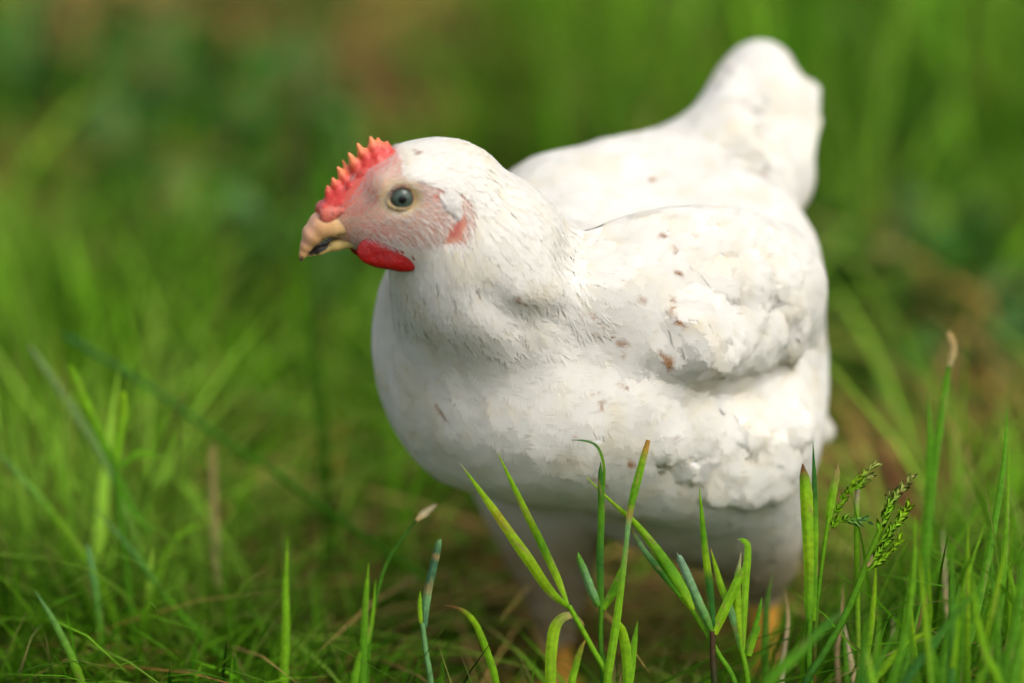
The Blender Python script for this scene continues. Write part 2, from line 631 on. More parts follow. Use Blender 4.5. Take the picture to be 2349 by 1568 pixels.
def weeds(N, area, seed):
    """small round-leaved weeds between the grasses"""
    rg = np.random.default_rng(seed)
    x, y = rg.uniform(area[0], area[1], N), rg.uniform(area[2], area[3], N)
    k = vnoise(np.stack([x * 5, y * 5, x * 0], -1) + 9, 90) > .52
    x, y = x[k], y[k]
    V, Q, T = [], [], []
    for i in range(len(x)):
        r = rg.uniform(.005, .014)
        z = rg.uniform(.012, .085)
        az, tl = rg.uniform(0, 6.28), rg.uniform(-.5, .5)
        a = np.linspace(0, 2 * math.pi, 8, endpoint=False)
        rr = r * (1 + .18 * np.cos(2 * a))
        lx, ly = rr * np.cos(a), rr * np.sin(a) * .75
        pts = np.stack([lx * math.cos(az) - ly * math.sin(az), lx * math.sin(az) + ly * math.cos(az), lx * tl + .25 * ly * ly / r], -1) + np.array([x[i], y[i], z])
        stem_ = np.array([[x[i] - .0005, y[i], 0], [x[i] + .0005, y[i], 0]])
        o = 10 * i
        V.append(np.concatenate([pts, stem_]))
        Q += [[o, o + 1, o + 2, o + 3], [o, o + 3, o + 4, o + 7], [o + 4, o + 5, o + 6, o + 7], [o + 8, o + 9, o, o + 4]]
        T.append(np.tile(np.array([[.06, .19, .02], [.17, .34, .09], [.04, .12, .015]])[rg.integers(3)] * rg.uniform(.8, 1.3), (10, 1)))
    return np.concatenate(V), np.array(Q), np.concatenate(T)


wd = weeds(4200, (-.8, .8, .36, 1.6), 70)
setp(mesh_obj('weed_leaves', wd[0], wd[1], M_SWARD, tint=wd[2]), kind='stuff', label='small round weed leaves low in the grass')

# ================================================================== THE CHICKEN
B = P(1400, 760, 0.110)                                  # middle of the body
_phi = math.radians(50)
BF = np.array([-math.sin(_phi), -math.cos(_phi), 0.0])   # forward
BL = np.array([-BF[1], BF[0], 0.0])                      # its left (faces the camera)
BU = np.array([0, 0, 1.0])
HF = nrm([-0.965, -0.22, -0.12])                         # the head looks to the side
HL = nrm([-HF[1], HF[0], 0.0])
HU = np.cross(HF, HL)
HC = P(960, 455, 0.0)
MM = 0.001


def bp(f, l, u):
    return B + BF * f + BL * l + BU * u


def hp(px, py, side=0.0):
    """point seen at px, py on the head's near flank, |side| metres off its middle plane; a negative side gives its mirror image"""
    d = ray(px, py)
    t = ((HC - CAM) @ HL + abs(side)) / (d @ HL)
    return CAM + d * t + (2 * side * HL if side < 0 else 0)


def hpix(p):
    """photograph position of head points, the far flank folded onto the near one"""
    k = (p - HC) @ HL
    return proj(p - np.minimum(2 * k, 0)[:, None] * HL)


def bcoord(p):
    q = p - B
    return np.stack([q @ BF, q @ BL, q @ BU], -1)


prims = []


def add(pr, k=0.02, sg=1):
    prims.append((pr, k, sg))


XB = BF
# trunk
add(ell(bp(-.004, 0, -.002), (.100, .067, .066), XB), .02)
add(ell(bp(.036, 0, -.006), (.066, .064, .064), XB), .03)
add(ell(P(1340, 880, .060), (.074, .056, .048), XB), .03)          # breast and keel
add(ell(P(1045, 800, .055), (.028, .036, .052), XB), .035)
add(seg(P(1270, 455, .120), P(1560, 385, .170), .016, .019), .045)  # back
# neck
add(seg(P(1005, 460, .006), P(1105, 610, .018), .0225, .034), .02)
add(seg(P(1105, 610, .018), P(1150, 730, .050), .034, .046), .03)
# cape of neck feathers over the shoulder
add(seg(P(1120, 560, .008), P(1215, 676, .006), .026, .014), .012)
# wing
add(ell(P(1575, 690, .050), (.074, .024, .044), nrm(BF * .95 + BU * .12 - BL * .16), BU), .012)
add(seg(P(1400, 660, .028), P(1540, 790, .036), .018, .019), .02)
add(seg(P(1540, 790, .036), P(1760, 730, .095), .019, .014), .018)
# rear, flank, fluff
add(ell(P(1660, 620, .125), (.046, .043, .044), XB), .03)
add(ell(P(1690, 910, .110), (.042, .038, .044), XB), .03)
add(seg(P(1835, 960, .150), P(1890, 990, .150), .014, .005), .02)
add(ell(P(1590, 1020, .070), (.045, .034, .036), XB), .03)
# thighs
add(seg(P(1670, 1010, .085), P(1745, 1285, .110), .040, .0125), .025)
add(seg(P(1255, 1080, .140), P(1275, 1370, .140), .039, .012), .022)
add(seg(P(1620, 1100, .105), P(1722, 1240, .112), .036, .014), .025)
add(ell(P(1560, 1130, .120), (.040, .034, .022), XB), .03)
# tail
add(seg(P(1720, 400, .190), P(1740, 225, .225), .026, .017), .03)
add(seg(P(1740, 225, .225), P(1757, 152, .232), .016, .008), .02)
add(seg(P(1835, 250, .225), P(1862, 212, .225), .009, .004), .012)
add(seg(P(1800, 290, .205), P(1800, 412, .190), .014, .010), .015)
add(seg(P(1670, 320, .168), P(1750, 378, .163), .017, .013), .010)
add(seg(P(1655, 318, .190), P(1724, 180, .224), .016, .009), .02)
# skull, face, jaw
add(ell(hp(980, 438), (.032, .0195, .0220), HF, HU), .010)
add(ell(hp(905, 462), (.024, .0165, .0200), HF, HU), .010)
add(ell(hp(850, 490), (.021, .0110, .0130), HF, HU), .010)
add(seg(hp(960, 520), hp(880, 538), .0135, .0085), .010)
add(ell(hp(1000, 490), (.026, .0205, .020), HF, HU), .010)
for s in (-1, 1):
    add(ell(hp(920, 450, s * .0205), (.0082, .0050, .0070), HF, HU), .004, -1)      # eye socket
    add(seg(hp(880, 425, s * .0135), hp(960, 418, s * .0155), .004, .004), .008)    # brow
# shanks and feet
FOOT_N = P(1755, 1590, .118)
FOOT_N[2] = 0.006
FOOT_F = P(1290, 1600, .135)
FOOT_F[2] = 0.006
HOCK_N, HOCK_F = P(1752, 1330, .112), P(1272, 1395, .140)
for hk, ft in ((HOCK_N, FOOT_N), (HOCK_F, FOOT_F)):
    add(seg(hk, ft + np.array([0, 0, .008]), .0072, .0062), .006)
    for ang, ln in ((-.55, .036), (0.0, .046), (.5, .036), (math.pi - .15, .016)):
        d = BF * math.cos(ang) + BL * math.sin(ang)
        add(seg(ft + np.array([0, 0, .004]), ft + d * ln * .55 + np.array([0, 0, .004]), .0052, .0044), .005)
        add(seg(ft + d * ln * .55 + np.array([0, 0, .004]), ft + d * ln, .0044, .0030), .004)

BODY = Clay(prims, 0.0016)


def surf(px, py, deep=.30):
    """where the line of sight through px, py meets the bird"""
    a, b = P(px, py, -.09), P(px, py, deep)
    t = np.linspace(0, 1, 500)[:, None]
    q = a + (b - a) * t
    v = BODY.val(q)
    k = int(np.argmax(v < 0))
    if v[k] >= 0:
        return BODY.snap(P(px, py, .08)[None], 5)[0]
    f = v[k - 1] / (v[k - 1] - v[k])
    return q[k - 1] + (q[k] - q[k - 1]) * f


# soft pads where the covert and flank feathers bunch up
rgp = np.random.default_rng(17)


def pad(px, py, dx, dy, rl, rw, rt, tilt, kk):
    a = surf(px, py)
    n = nrm(nrm(BODY.grad(a[None]))[0] + nrm(BODY.grad((a + RGT * .01)[None]))[0] + nrm(BODY.grad((a - RGT * .01)[None]))[0])
    d = surf(px + dx * .35, py + dy * .35) - surf(px - dx * .15, py - dy * .15)
    d = nrm(d - (d @ n) * n)
    return (ell(a - n * rt * .25 + d * rl * .1, (rl, rw, rt), nrm(d + n * tilt), n), kk, 1), (a, d, rl, rw)


WING_PADS = [(1603, 703), (1642, 640), (1684, 640), (1707, 714), (1712, 668), (1762, 747), (1680, 763), (1691, 820), (1645, 812), (1742, 808), (1806, 785), (1762, 640), (1800, 681), (1820, 735), (1560, 728), (1584, 765), (1603, 800), (1729, 773), (1640, 740), (1725, 610), (1790, 615)]
FLANK_PADS = [(1604, 972), (1671, 945), (1655, 1000), (1714, 968), (1764, 1011), (1679, 1054), (1740, 1062), (1589, 1054), (1795, 1045), (1534, 1011), (1714, 1110), (1775, 1104), (1820, 960), (1640, 1110)]


def groove(pts, r, out, k):
    w = [surf(x, y) for x, y in pts]
    w = [q + out * nrm(BODY.grad(q[None]))[0] for q in w]
    for a, b in zip(w[:-1], w[1:]):
        BODY.apply(seg(a, b, r, r * .8), k, -1)


groove([(1500, 868), (1570, 902), (1680, 920), (1770, 880), (1840, 800)], .0055, .0040, .010)      # under the wing
groove([(1296, 592), (1345, 578), (1420, 560)], .0038, .0034, .018)                                # between back and wing
groove([(1125, 690), (1195, 738), (1275, 728)], .0036, .0032, .012)                             # under the neck cape
groove([(1722, 185), (1740, 250), (1775, 325), (1808, 395)], .0050, .0034, .012)                          # fold of the tail
groove([(1690, 352), (1742, 392), (1788, 414)], .0050, .0020, .007)                                        # slit below the tail coverts
pads, pad_spots = [], []
for spots_, sz, tl in ((WING_PADS, (.0118, .0086, .0060), .26), (FLANK_PADS, (.0122, .0100, .0048), .24)):
    for (x, y) in spots_:
        s_ = rgp.uniform(.9, 1.12)
        dd = (90 - .25 * (x - 1560), 52) if spots_ is WING_PADS else (40, 70)
        q, sp_ = pad(x, y, dd[0], dd[1] + rgp.normal(0, 6), *(np.array(sz) * s_), tl, .0020)
        pads.append(q)
        if spots_ is WING_PADS:
            pad_spots.append(sp_)
for q in pads:
    BODY.apply(*q)
bv, bf = BODY.surface(1)

chicken = setp(empty('chicken', (B[0], B[1], 0)), 'white hen with a red serrated comb standing in grass, its head turned to the side', 'chicken')

FACE = [(913, 338), (928, 372), (926, 398), (940, 410), (960, 412), (1012, 424), (1068, 428), (1092, 470), (1094, 520), (1076, 568), (1020, 568), (968, 578), (900, 566), (840, 590), (690, 610), (690, 470), (840, 310)]
COMB_LINE = [(740, 480), (782, 466), (815, 428), (834, 392), (864, 370), (893, 352)]


def face_colour(p):
    """colour of the bare skin at points p of the head"""
    h = hpix(p)
    n1 = vnoise(p * 700, 1)[:, None]
    n2 = vnoise(p * 260, 2)[:, None]
    c = np.array([.53, .24, .165]) * (0.74 + .34 * n1)
    c = c * (1 - .45 * n2) + np.array([.62, .42, .26]) * .45 * n2
    def mixin(c, col, w):
        return c * (1 - w[:, None]) + np.array(col) * w[:, None]
    c = mixin(c, (.62, .10, .075), .9 * sstep(40, 8, poly_dist(h, COMB_LINE, False)))
    c = mixin(c, (.58, .16, .12), .75 * sstep(18, 4, poly_dist(h, [(840, 520), (880, 532), (905, 540)], False)))
    c = mixin(c, (.50, .13, .09), .75 * sstep(20, 4, poly_dist(h, [(815, 485), (850, 462), (882, 440), (900, 425)], False)))
    c = mixin(c, (.60, .48, .20), .7 * sstep(20, 5, np.abs(np.hypot((h[:, 0] - 920) / 1.15, h[:, 1] - 453) - 32)))
    c = mixin(c, (.40, .13, .10), .85 * sstep(9, 3, poly_dist(h, [(995, 452), (1012, 436), (1050, 437), (1066, 455)], False)))
    c = mixin(c, (.42, .11, .085), .95 * sstep(3, -6, np.where(poly_mask(h, EAR), -poly_dist(h, EAR), poly_dist(h, EAR))))
    return c


EAR = [(1060, 488), (1064, 512), (1055, 544), (1018, 554), (1040, 514)]
h = hpix(bv)
inface = poly_mask(h, FACE) & (np.linalg.norm(bv - HC, axis=1) < .075)
fd = np.where(inface, poly_dist(h, FACE), 0)
tint = np.tile(np.array([.82, .80, .75]), (len(bv), 1))
wface = sstep(0, 8, fd)
tint = tint * (1 - wface[:, None]) + face_colour(bv) * wface[:, None]
legw = np.zeros(len(bv))
for hk, ft in ((HOCK_N, FOOT_N), (HOCK_F, FOOT_F)):
    near = np.linalg.norm((bv - ft)[:, :2], axis=1) < .075
    legw = np.maximum(legw, sstep(hk[2] + .004, hk[2] - .006, bv[:, 2]) * near)
legcol = np.array([.72, .36, .05]) * (.75 + .4 * vnoise(bv * 350, 5)[:, None])
tint = tint * (1 - legw[:, None]) + legcol * legw[:, None]
body = mesh_obj('body', bv, bf, M_SKIN, chicken, tint=tint)

# ------------------------------------------------------------------ comb, beak, wattles, eyes
def clay_obj(name, pr, h, mat, parent, colour, relax=1, amp=0.0, scale=300, **kw):
    c = Clay(pr, h)
    v, f = c.surface(relax)
    if amp:
        g = nrm(c.grad(v))
        v = v + g * ((.65 * vnoise(v * scale, 51) + .35 * vnoise(v * scale * 2.3, 52) - .5) * amp)[:, None]
    return mesh_obj(name, v, f, mat, parent, tint=colour(v), loc=v.mean(0), **kw)


cp = []
base_l = [(746, 484), (770, 466), (798, 444), (826, 418), (849, 390), (868, 370), (884, 358)]
for i in range(len(base_l) - 1):
    for s in (-.0016, .0016):
        cp.append((seg(hp(*base_l[i], s), hp(*base_l[i + 1], s), .0029, .0029), .003, 1))
low = [(758, 486), (788, 468), (818, 438), (842, 404), (872, 376)]
for i in range(len(low) - 1):
    for s in (-.0043, .0043):
        cp.append((seg(hp(*low[i], s), hp(*low[i + 1], s), .0026, .0026), .004, 1))
SPIKES = [((760, 458), (750, 427), .0020, 0), ((778, 442), (762, 408), .0022, .0005), ((800, 424), (775, 385), .0025, -.0004),
          ((812, 416), (791, 374), .0017, -.0028), ((828, 404), (800, 351), .0028, .0004), ((848, 380), (819, 329), .0027, .0006),
          ((866, 364), (849, 315), .0030, .0002), ((876, 362), (868, 319), .0026, -.0008), ((884, 360), (888, 326), .0030, .0004)]
for (a, b, r, s) in SPIKES:
    m = (a[0] + (b[0] - a[0]) * .55, a[1] + (b[1] - a[1]) * .55)
    r *= 1.25
    cp.append((seg(hp(*a, s), hp(*m, s), r, r * .66), .0022, 1))
    cp.append((seg(hp(*m, s), hp(a[0] + (b[0] - a[0]) * .96, a[1] + (b[1] - a[1]) * .96, s), r * .66, r * .20), .0008, 1))
rng = np.random.default_rng(3)
for i in range(5):                                   # warty bumps on the comb base
    t = rng.random() * (len(base_l) - 1.01)
    k = int(t)
    q = np.array(base_l[k]) * (1 - t + k) + np.array(base_l[k + 1]) * (t - k) + rng.normal(0, 6, 2)
    cp.append((ell(hp(*q, .0052 * rng.choice([-1, 1])), rng.uniform(.0007, .0013)), .0018, 1))


def comb_col(v):
    h = hpix(v)
    d = poly_dist(h, [(750, 458), (780, 436), (805, 416), (826, 396), (844, 370), (868, 352), (890, 350)], False)
    up = poly_mask(h, [(744, 462), (780, 436), (805, 416), (826, 396), (844, 370), (868, 354), (900, 354), (900, 290), (700, 290), (700, 462)])
    n = vnoise(v * 600, 4)
    w = sstep(4, 44, d * up)
    c = np.array([.52, .036, .026]) * (1 - w[:, None]) + np.array([.74, .25, .085]) * w[:, None]
    pale = (.35 * sstep(.5, .85, n) * (1 - w))[:, None]
    c = c * (1 - pale) + np.array([.62, .17, .12]) * pale
    return c


clay_obj('comb', cp, .0005, M_COMB, chicken, comb_col, amp=.0005, scale=420)

# upper beak with its swollen base, lower beak
ub = []
chain = [((800, 508), .0074), ((765, 511), .0066), ((740, 521), .0062), ((719, 541), .0049), ((704, 566), .0028), ((696, 583), .0016), ((691, 596), .0007)]
for (a, ra), (b, rb) in zip(chain[:-1], chain[1:]):
    for s in (-1, 1):
        ub.append((seg(hp(*a, s * ra * .38), hp(*b, s * rb * .38), ra * .85, rb * .85), .0015, 1))
ub.append((seg(hp(838, 516, .0058), hp(770, 524, .0048), .0034, .0036), .003, 1))
ub.append((seg(hp(838, 516, -.0058), hp(770, 524, -.0048), .0034, .0036), .003, 1))


def ub_col(v):
    h = hpix(v)
    c = np.array([.54, .30, .13]) * (.9 + .2 * vnoise(v * 300, 6)[:, None])
    w = sstep(740, 800, h[:, 0])[:, None]
    c = c * (1 - w) + np.array([.56, .36, .15]) * w
    w = sstep(22, 4, poly_dist(h, [(728, 492), (712, 522), (700, 552)], False))[:, None] * .45
    c = c * (1 - w) + np.array([.62, .33, .24]) * w
    w = (sstep(5, 1, poly_dist(h, [(840, 530), (782, 538), (741, 551), (710, 580)], False)) * sstep(.25, .6, vnoise(v * 700, 7)))[:, None] * .75
    c = c * (1 - w) + np.array([.09, .055, .03]) * w
    w = sstep(10, 2, np.hypot(h[:, 0] - 691, h[:, 1] - 596))[:, None] * .9
    return c * (1 - w) + np.array([.06, .04, .03]) * w


clay_obj('upper_beak', ub, .0006, M_BEAK, chicken, ub_col)
lb = []
chain = [((850, 548), .0048), ((815, 551), .0043), ((770, 562), .0034), ((735, 574), .0026), ((709, 585), .0012)]
for (a, ra), (b, rb) in zip(chain[:-1], chain[1:]):
    for s in (-1, 1):
        lb.append((seg(hp(*a, s * ra * .6), hp(*b, s * rb * .5), ra * .72, rb * .8), .0015, 1))


def lb_col(v):
    h = hpix(v)
    c = np.array([.50, .36, .12]) * (.8 + .4 * vnoise(v * 350, 8)[:, None])
    q = h - np.array([733, 571])
    ca, sa = math.cos(-.42), math.sin(-.42)
    e = np.hypot((q[:, 0] * ca + q[:, 1] * sa) / 30, (-q[:, 0] * sa + q[:, 1] * ca) / 9.5) + .5 * (vnoise(v * 800, 9) - .5)
    w = sstep(1.1, .85, e)[:, None]
    c = c * (1 - w) + np.array([.018, .013, .010]) * w
    w = (sstep(7, 1, poly_dist(h, [(840, 536), (782, 544), (745, 556)], False)))[:, None] * .8
    return c * (1 - w) + np.array([.10, .06, .025]) * w


clay_obj('lower_beak', lb, .0006, M_BEAK, chicken, lb_col)


def nos_col(v):
    h = hpix(v)
    c = np.array([.52, .12, .08]) * (.85 + .3 * vnoise(v * 500, 10)[:, None])
    w = (sstep(.70, .80, vnoise(v * 900, 12)))[:, None] * .7
    c = c * (1 - w) + np.array([.10, .05, .04]) * w
    w = sstep(9, 3, poly_dist(h, [(788, 498), (768, 512)], False))[:, None]
    return c * (1 - w) + np.array([.25, .08, .05]) * w


for s in (1, -1):
    clay_obj('nostril', [(ell(hp(759, 497, s * .0056), (.0050, .0026, .0040), HF, HU), .002, 1),
                         (seg(hp(790, 484, s * .0066), hp(748, 486, s * .0040), .0030, .0030), .002, 1),
                         (seg(hp(790, 499, s * .0090), hp(770, 512, s * .0086), .0014, .0010), .0008, -1)], .0005, M_COMB, chicken, nos_col)
    # corner of the mouth
    clay_obj('gape', [(seg(hp(838, 533, s * .0082), hp(868, 540, s * .0100), .0021, .0024), .002, 1),
                      (seg(hp(838, 533, s * .0082), hp(800, 537, s * .0070), .0021, .0015), .002, 1)], .0005, M_BEAK, chicken,
             lambda v: np.array([.60, .36, .16]) * (.7 + .5 * vnoise(v * 600, 11)[:, None]))


def wat_col(v):
    n = vnoise(v * 500, 13)[:, None]
    return np.array([.25, .003, .003]) * (.85 + .3 * n)


for s in (1, -1):
    dx = 0 if s > 0 else -6
    if s > 0:
        w_ = [(ell(hp(894, 572, .0118), (.0150, .0028, .0088), nrm(HF * .98 + HU * .10), HU), .004, 1),
              (ell(hp(938, 588, .0125), (.0080, .0026, .0060), nrm(HF * .95 - HU * .2), HU), .004, 1),
              (seg(hp(862, 596, .0112), hp(940, 609, .0122), .0019, .0017), .003, 1),
              (seg(hp(846, 548, .0090), hp(862, 596, .0098), .0018, .0016), .002, 1)]
    else:
        w_ = [(ell(hp(862, 566, -.0070), (.0100, .0024, .0086), HF, HU), .004, 1),
              (seg(hp(830, 590, -.0070), hp(880, 606, -.0075), .0018, .0016), .003, 1)]
    clay_obj('wattle', w_, .0006, M_COMB, chicken, wat_col, amp=.0009, scale=200)


def sphere(c, r, X, nu=40, nv=28, sq=(1, 1, 1)):
    X = nrm(X)
    Y = nrm(np.cross([0, 0, 1], X))
    Z = np.cross(X, Y)
    th = np.linspace(0, math.pi, nv)
    ph = np.linspace(0, 2 * math.pi, nu, endpoint=False)
    T, Q = np.meshgrid(th, ph, indexing='ij')
    loc = np.stack([np.cos(T), np.sin(T) * np.cos(Q), np.sin(T) * np.sin(Q)], -1).reshape(-1, 3)
    v = c + r * (loc[:, :1] * sq[0] * X + loc[:, 1:2] * sq[1] * Y + loc[:, 2:] * sq[2] * Z)
    f = []
    for i in range(nv - 1):
        for j in range(nu):
            k = (j + 1) % nu
            f.append((i * nu + j, i * nu + k, (i + 1) * nu + k, (i + 1) * nu + j))
    return v, np.array(f), loc


for s in (1, -1):
    look = nrm(HL * s + HF * .10 + HU * .06)
    ec = hp(920, 452, s * .0150)
    v, f, loc = sphere(ec, .0066, look)
    rr = np.hypot(loc[:, 1], loc[:, 2])
    ang = np.arctan2(loc[:, 2], loc[:, 1])
    iris = np.array([.052, .074, .055]) * (.75 + .5 * vnoise(np.stack([ang * 6, rr * 4, rr * 0], -1) + 20, 14)[:, None])
    w = sstep(.60, .72, rr)[:, None]
    c = iris * (1 - w) + np.array([.03, .032, .03]) * w
    w = sstep(.72, .80, rr)[:, None]
    c = c * (1 - w) + np.array([.30, .16, .11]) * w
    w = sstep(.33, .27, rr)[:, None]
    c = c * (1 - w) + np.array([.004, .004, .004]) * w
    eye = mesh_obj('eye', v, f, M_EYE, chicken, tint=c, loc=ec)
    # rim of the lids: an uneven almond ring
    ring = []
    pts = []
    for k in range(24):
        a = k / 24 * 2 * math.pi
        x, y = 31.5 * math.cos(a), 25.5 * math.sin(a)
        if x < -14:
            y += .18 * (-14 - x)
        pts.append(hp(920 + x * .98 - y * .06, 453 + y, s * (.0196 - .0016 * (abs(x) / 30) ** 2 - .0006 * (x < 0))))
    for k in range(24):
        lower = 0 < k < 12
        r = .0011 if lower else .0010
        ring.append((seg(pts[k], pts[(k + 1) % 24], r, r), .0008, 1))
    clay_obj('eyelid', ring, .0005, M_SKIN, eye,
             lambda q: (np.array([.36, .26, .13]) * sstep(445, 462, hpix(q)[:, 1])[:, None] + np.array([.20, .11, .07]) * (1 - sstep(445, 462, hpix(q)[:, 1])[:, None])) * (.7 + .5 * vnoise(q * 700, 15)[:, None]))
# claws
for ft in (FOOT_N, FOOT_F):
    for ang, ln in ((-.55, .036), (0.0, .046), (.5, .036), (math.pi - .15, .016)):
        d = BF * math.cos(ang) + BL * math.sin(ang)
        a = ft + d * (ln - .002)
        clay_obj('claw', [(seg(a, a + d * .006 + np.array([0, 0, -.001]), .0026, .0018), .002, 1), (seg(a + d * .006 + np.array([0, 0, -.001]), a + d * .011 + np.array([0, 0, -.004]), .0018, .0005), .001, 1)], .0006, M_BEAK, chicken,
                 lambda q: np.tile([.42, .30, .16], (len(q), 1)))

# ------------------------------------------------------------------ plumage: barbed feathers laid over the body
def template(nb, lean=.30, tipw=.15):
    """barbs of one feather: per vertex s (along), c (across), barb index, station 0..1"""
    S, Cc, Bi, St, Fq = [], [], [], [], []
    k = 0
    for side in (-1, 1):
        for i in range(nb):
            t = (i + .5) / nb
            r0 = .04 + .84 * t
            w = (math.sin(math.pi * min(1, (.10 + .90 * t)) ** .85) ** .55) if t < .55 else math.sqrt(max(0, 1 - ((t - .45) / .62) ** 2))
            hb = .84 / nb * .85
            e = lean * (1 - .25 * t)
            for j, (ss, ww) in enumerate(((0, 1.0), (.55, 1.0), (1.0, tipw))):
                for sg in (-1, 1):
                    S.append(r0 + e * ss ** 1.35 + sg * hb * ww * (1 if j else .8))
                    Cc.append(side * w * ss)
                    Bi.append(side * 0 + (0 if side < 0 else nb) + i)
                    St.append(ss)
            for j in range(2):
                q = [k + 2 * j, k + 2 * j + 1, k + 2 * j + 3, k + 2 * j + 2]
                Fq.append(q if side < 0 else q[::-1])
            k += 6
    return np.array(S), np.array(Cc), np.array(Bi), np.array(St), np.array(Fq)


STAINS_SHADE = [(1497, 412, 12, 7, -30, .8), (1470, 420, 8, 6, 0, .35), (1520, 541, 16, 9, 0, .65), (1596, 540, 14, 5, 30, .6), (1550, 575, 10, 9, 30, .5), (1555, 627, 20, 5, 20, .85),
          (1545, 690, 13, 5, 30, .7), (1543, 706, 10, 5, 0, .9), (1562, 745, 36, 6, 48, .9), (1540, 720, 16, 10, 40, .35), (1535, 835, 16, 28, 0, .95), (1520, 815, 20, 8, 40, .7),
          (1475, 690, 16, 12, 0, .4), (1362, 726, 14, 5, -50, .85), (1368, 742, 12, 4, -40, .8), (1340, 725, 9, 4, -50, .5), (1383, 752, 9, 4, -40, .6), (1405, 770, 12, 5, -60, .9),
          (1425, 790, 22, 10, 15, .6), (1365, 770, 14, 8, 10, .4), (1430, 815, 8, 12, 30, .4), (1380, 775, 10, 4, -30, .5), (1440, 890, 8, 5, 0, .85), (1425, 885, 14, 8, 20, .4),
          (1370, 905, 9, 6, 30, .55), (1378, 925, 12, 6, 40, .4), (1380, 940, 8, 5, 0, .5), (1550, 1010, 8, 9, -20, .75), (1530, 1012, 8, 4, 0, .35), (1395, 1043, 16, 4, -5, .8),
          (1445, 1068, 26, 5, 5, .95), (1370, 1105, 20, 6, 20, .9), (1388, 1118, 9, 5, 0, .8), (1190, 690, 14, 12, 50, .45), (1205, 700, 8, 4, 60, .6), (960, 352, 14, 7, -20, .45),
          (952, 345, 8, 5, 0, .35), (1305, 993, 7, 4, 10, .6), (1318, 1003, 6, 5, 40, .7), (1010, 945, 5, 40, -32, .5), (978, 880, 4, 34, -5, .3), (1745, 400, 40, 7, 33, .3)]  # last three: breast creases and tail slit, their shade painted in brown


def stain_shade_weight(p, n):
    """brown soiling on the flank the camera sees, and painted shade of creases"""
    h = proj(p)
    w = np.zeros(len(p))
    for (x, y, a, b, ang, amt) in STAINS_SHADE:
        q = h - np.array([x, y])
        a, b, amt = a * .72, b * .72, min(1, amt * 1.15)
        m = (np.abs(q) < 3 * max(a, b)).all(1)
        if not m.any():
            continue
        q = q[m]
        ca, sa = math.cos(math.radians(ang)), math.sin(math.radians(ang))
        e = np.hypot((q[:, 0] * ca + q[:, 1] * sa) / a, (-q[:, 0] * sa + q[:, 1] * ca) / b)
        w[m] = np.maximum(w[m], amt * sstep(1.25, .5, e + .8 * (n[m] - .5)))
    return w


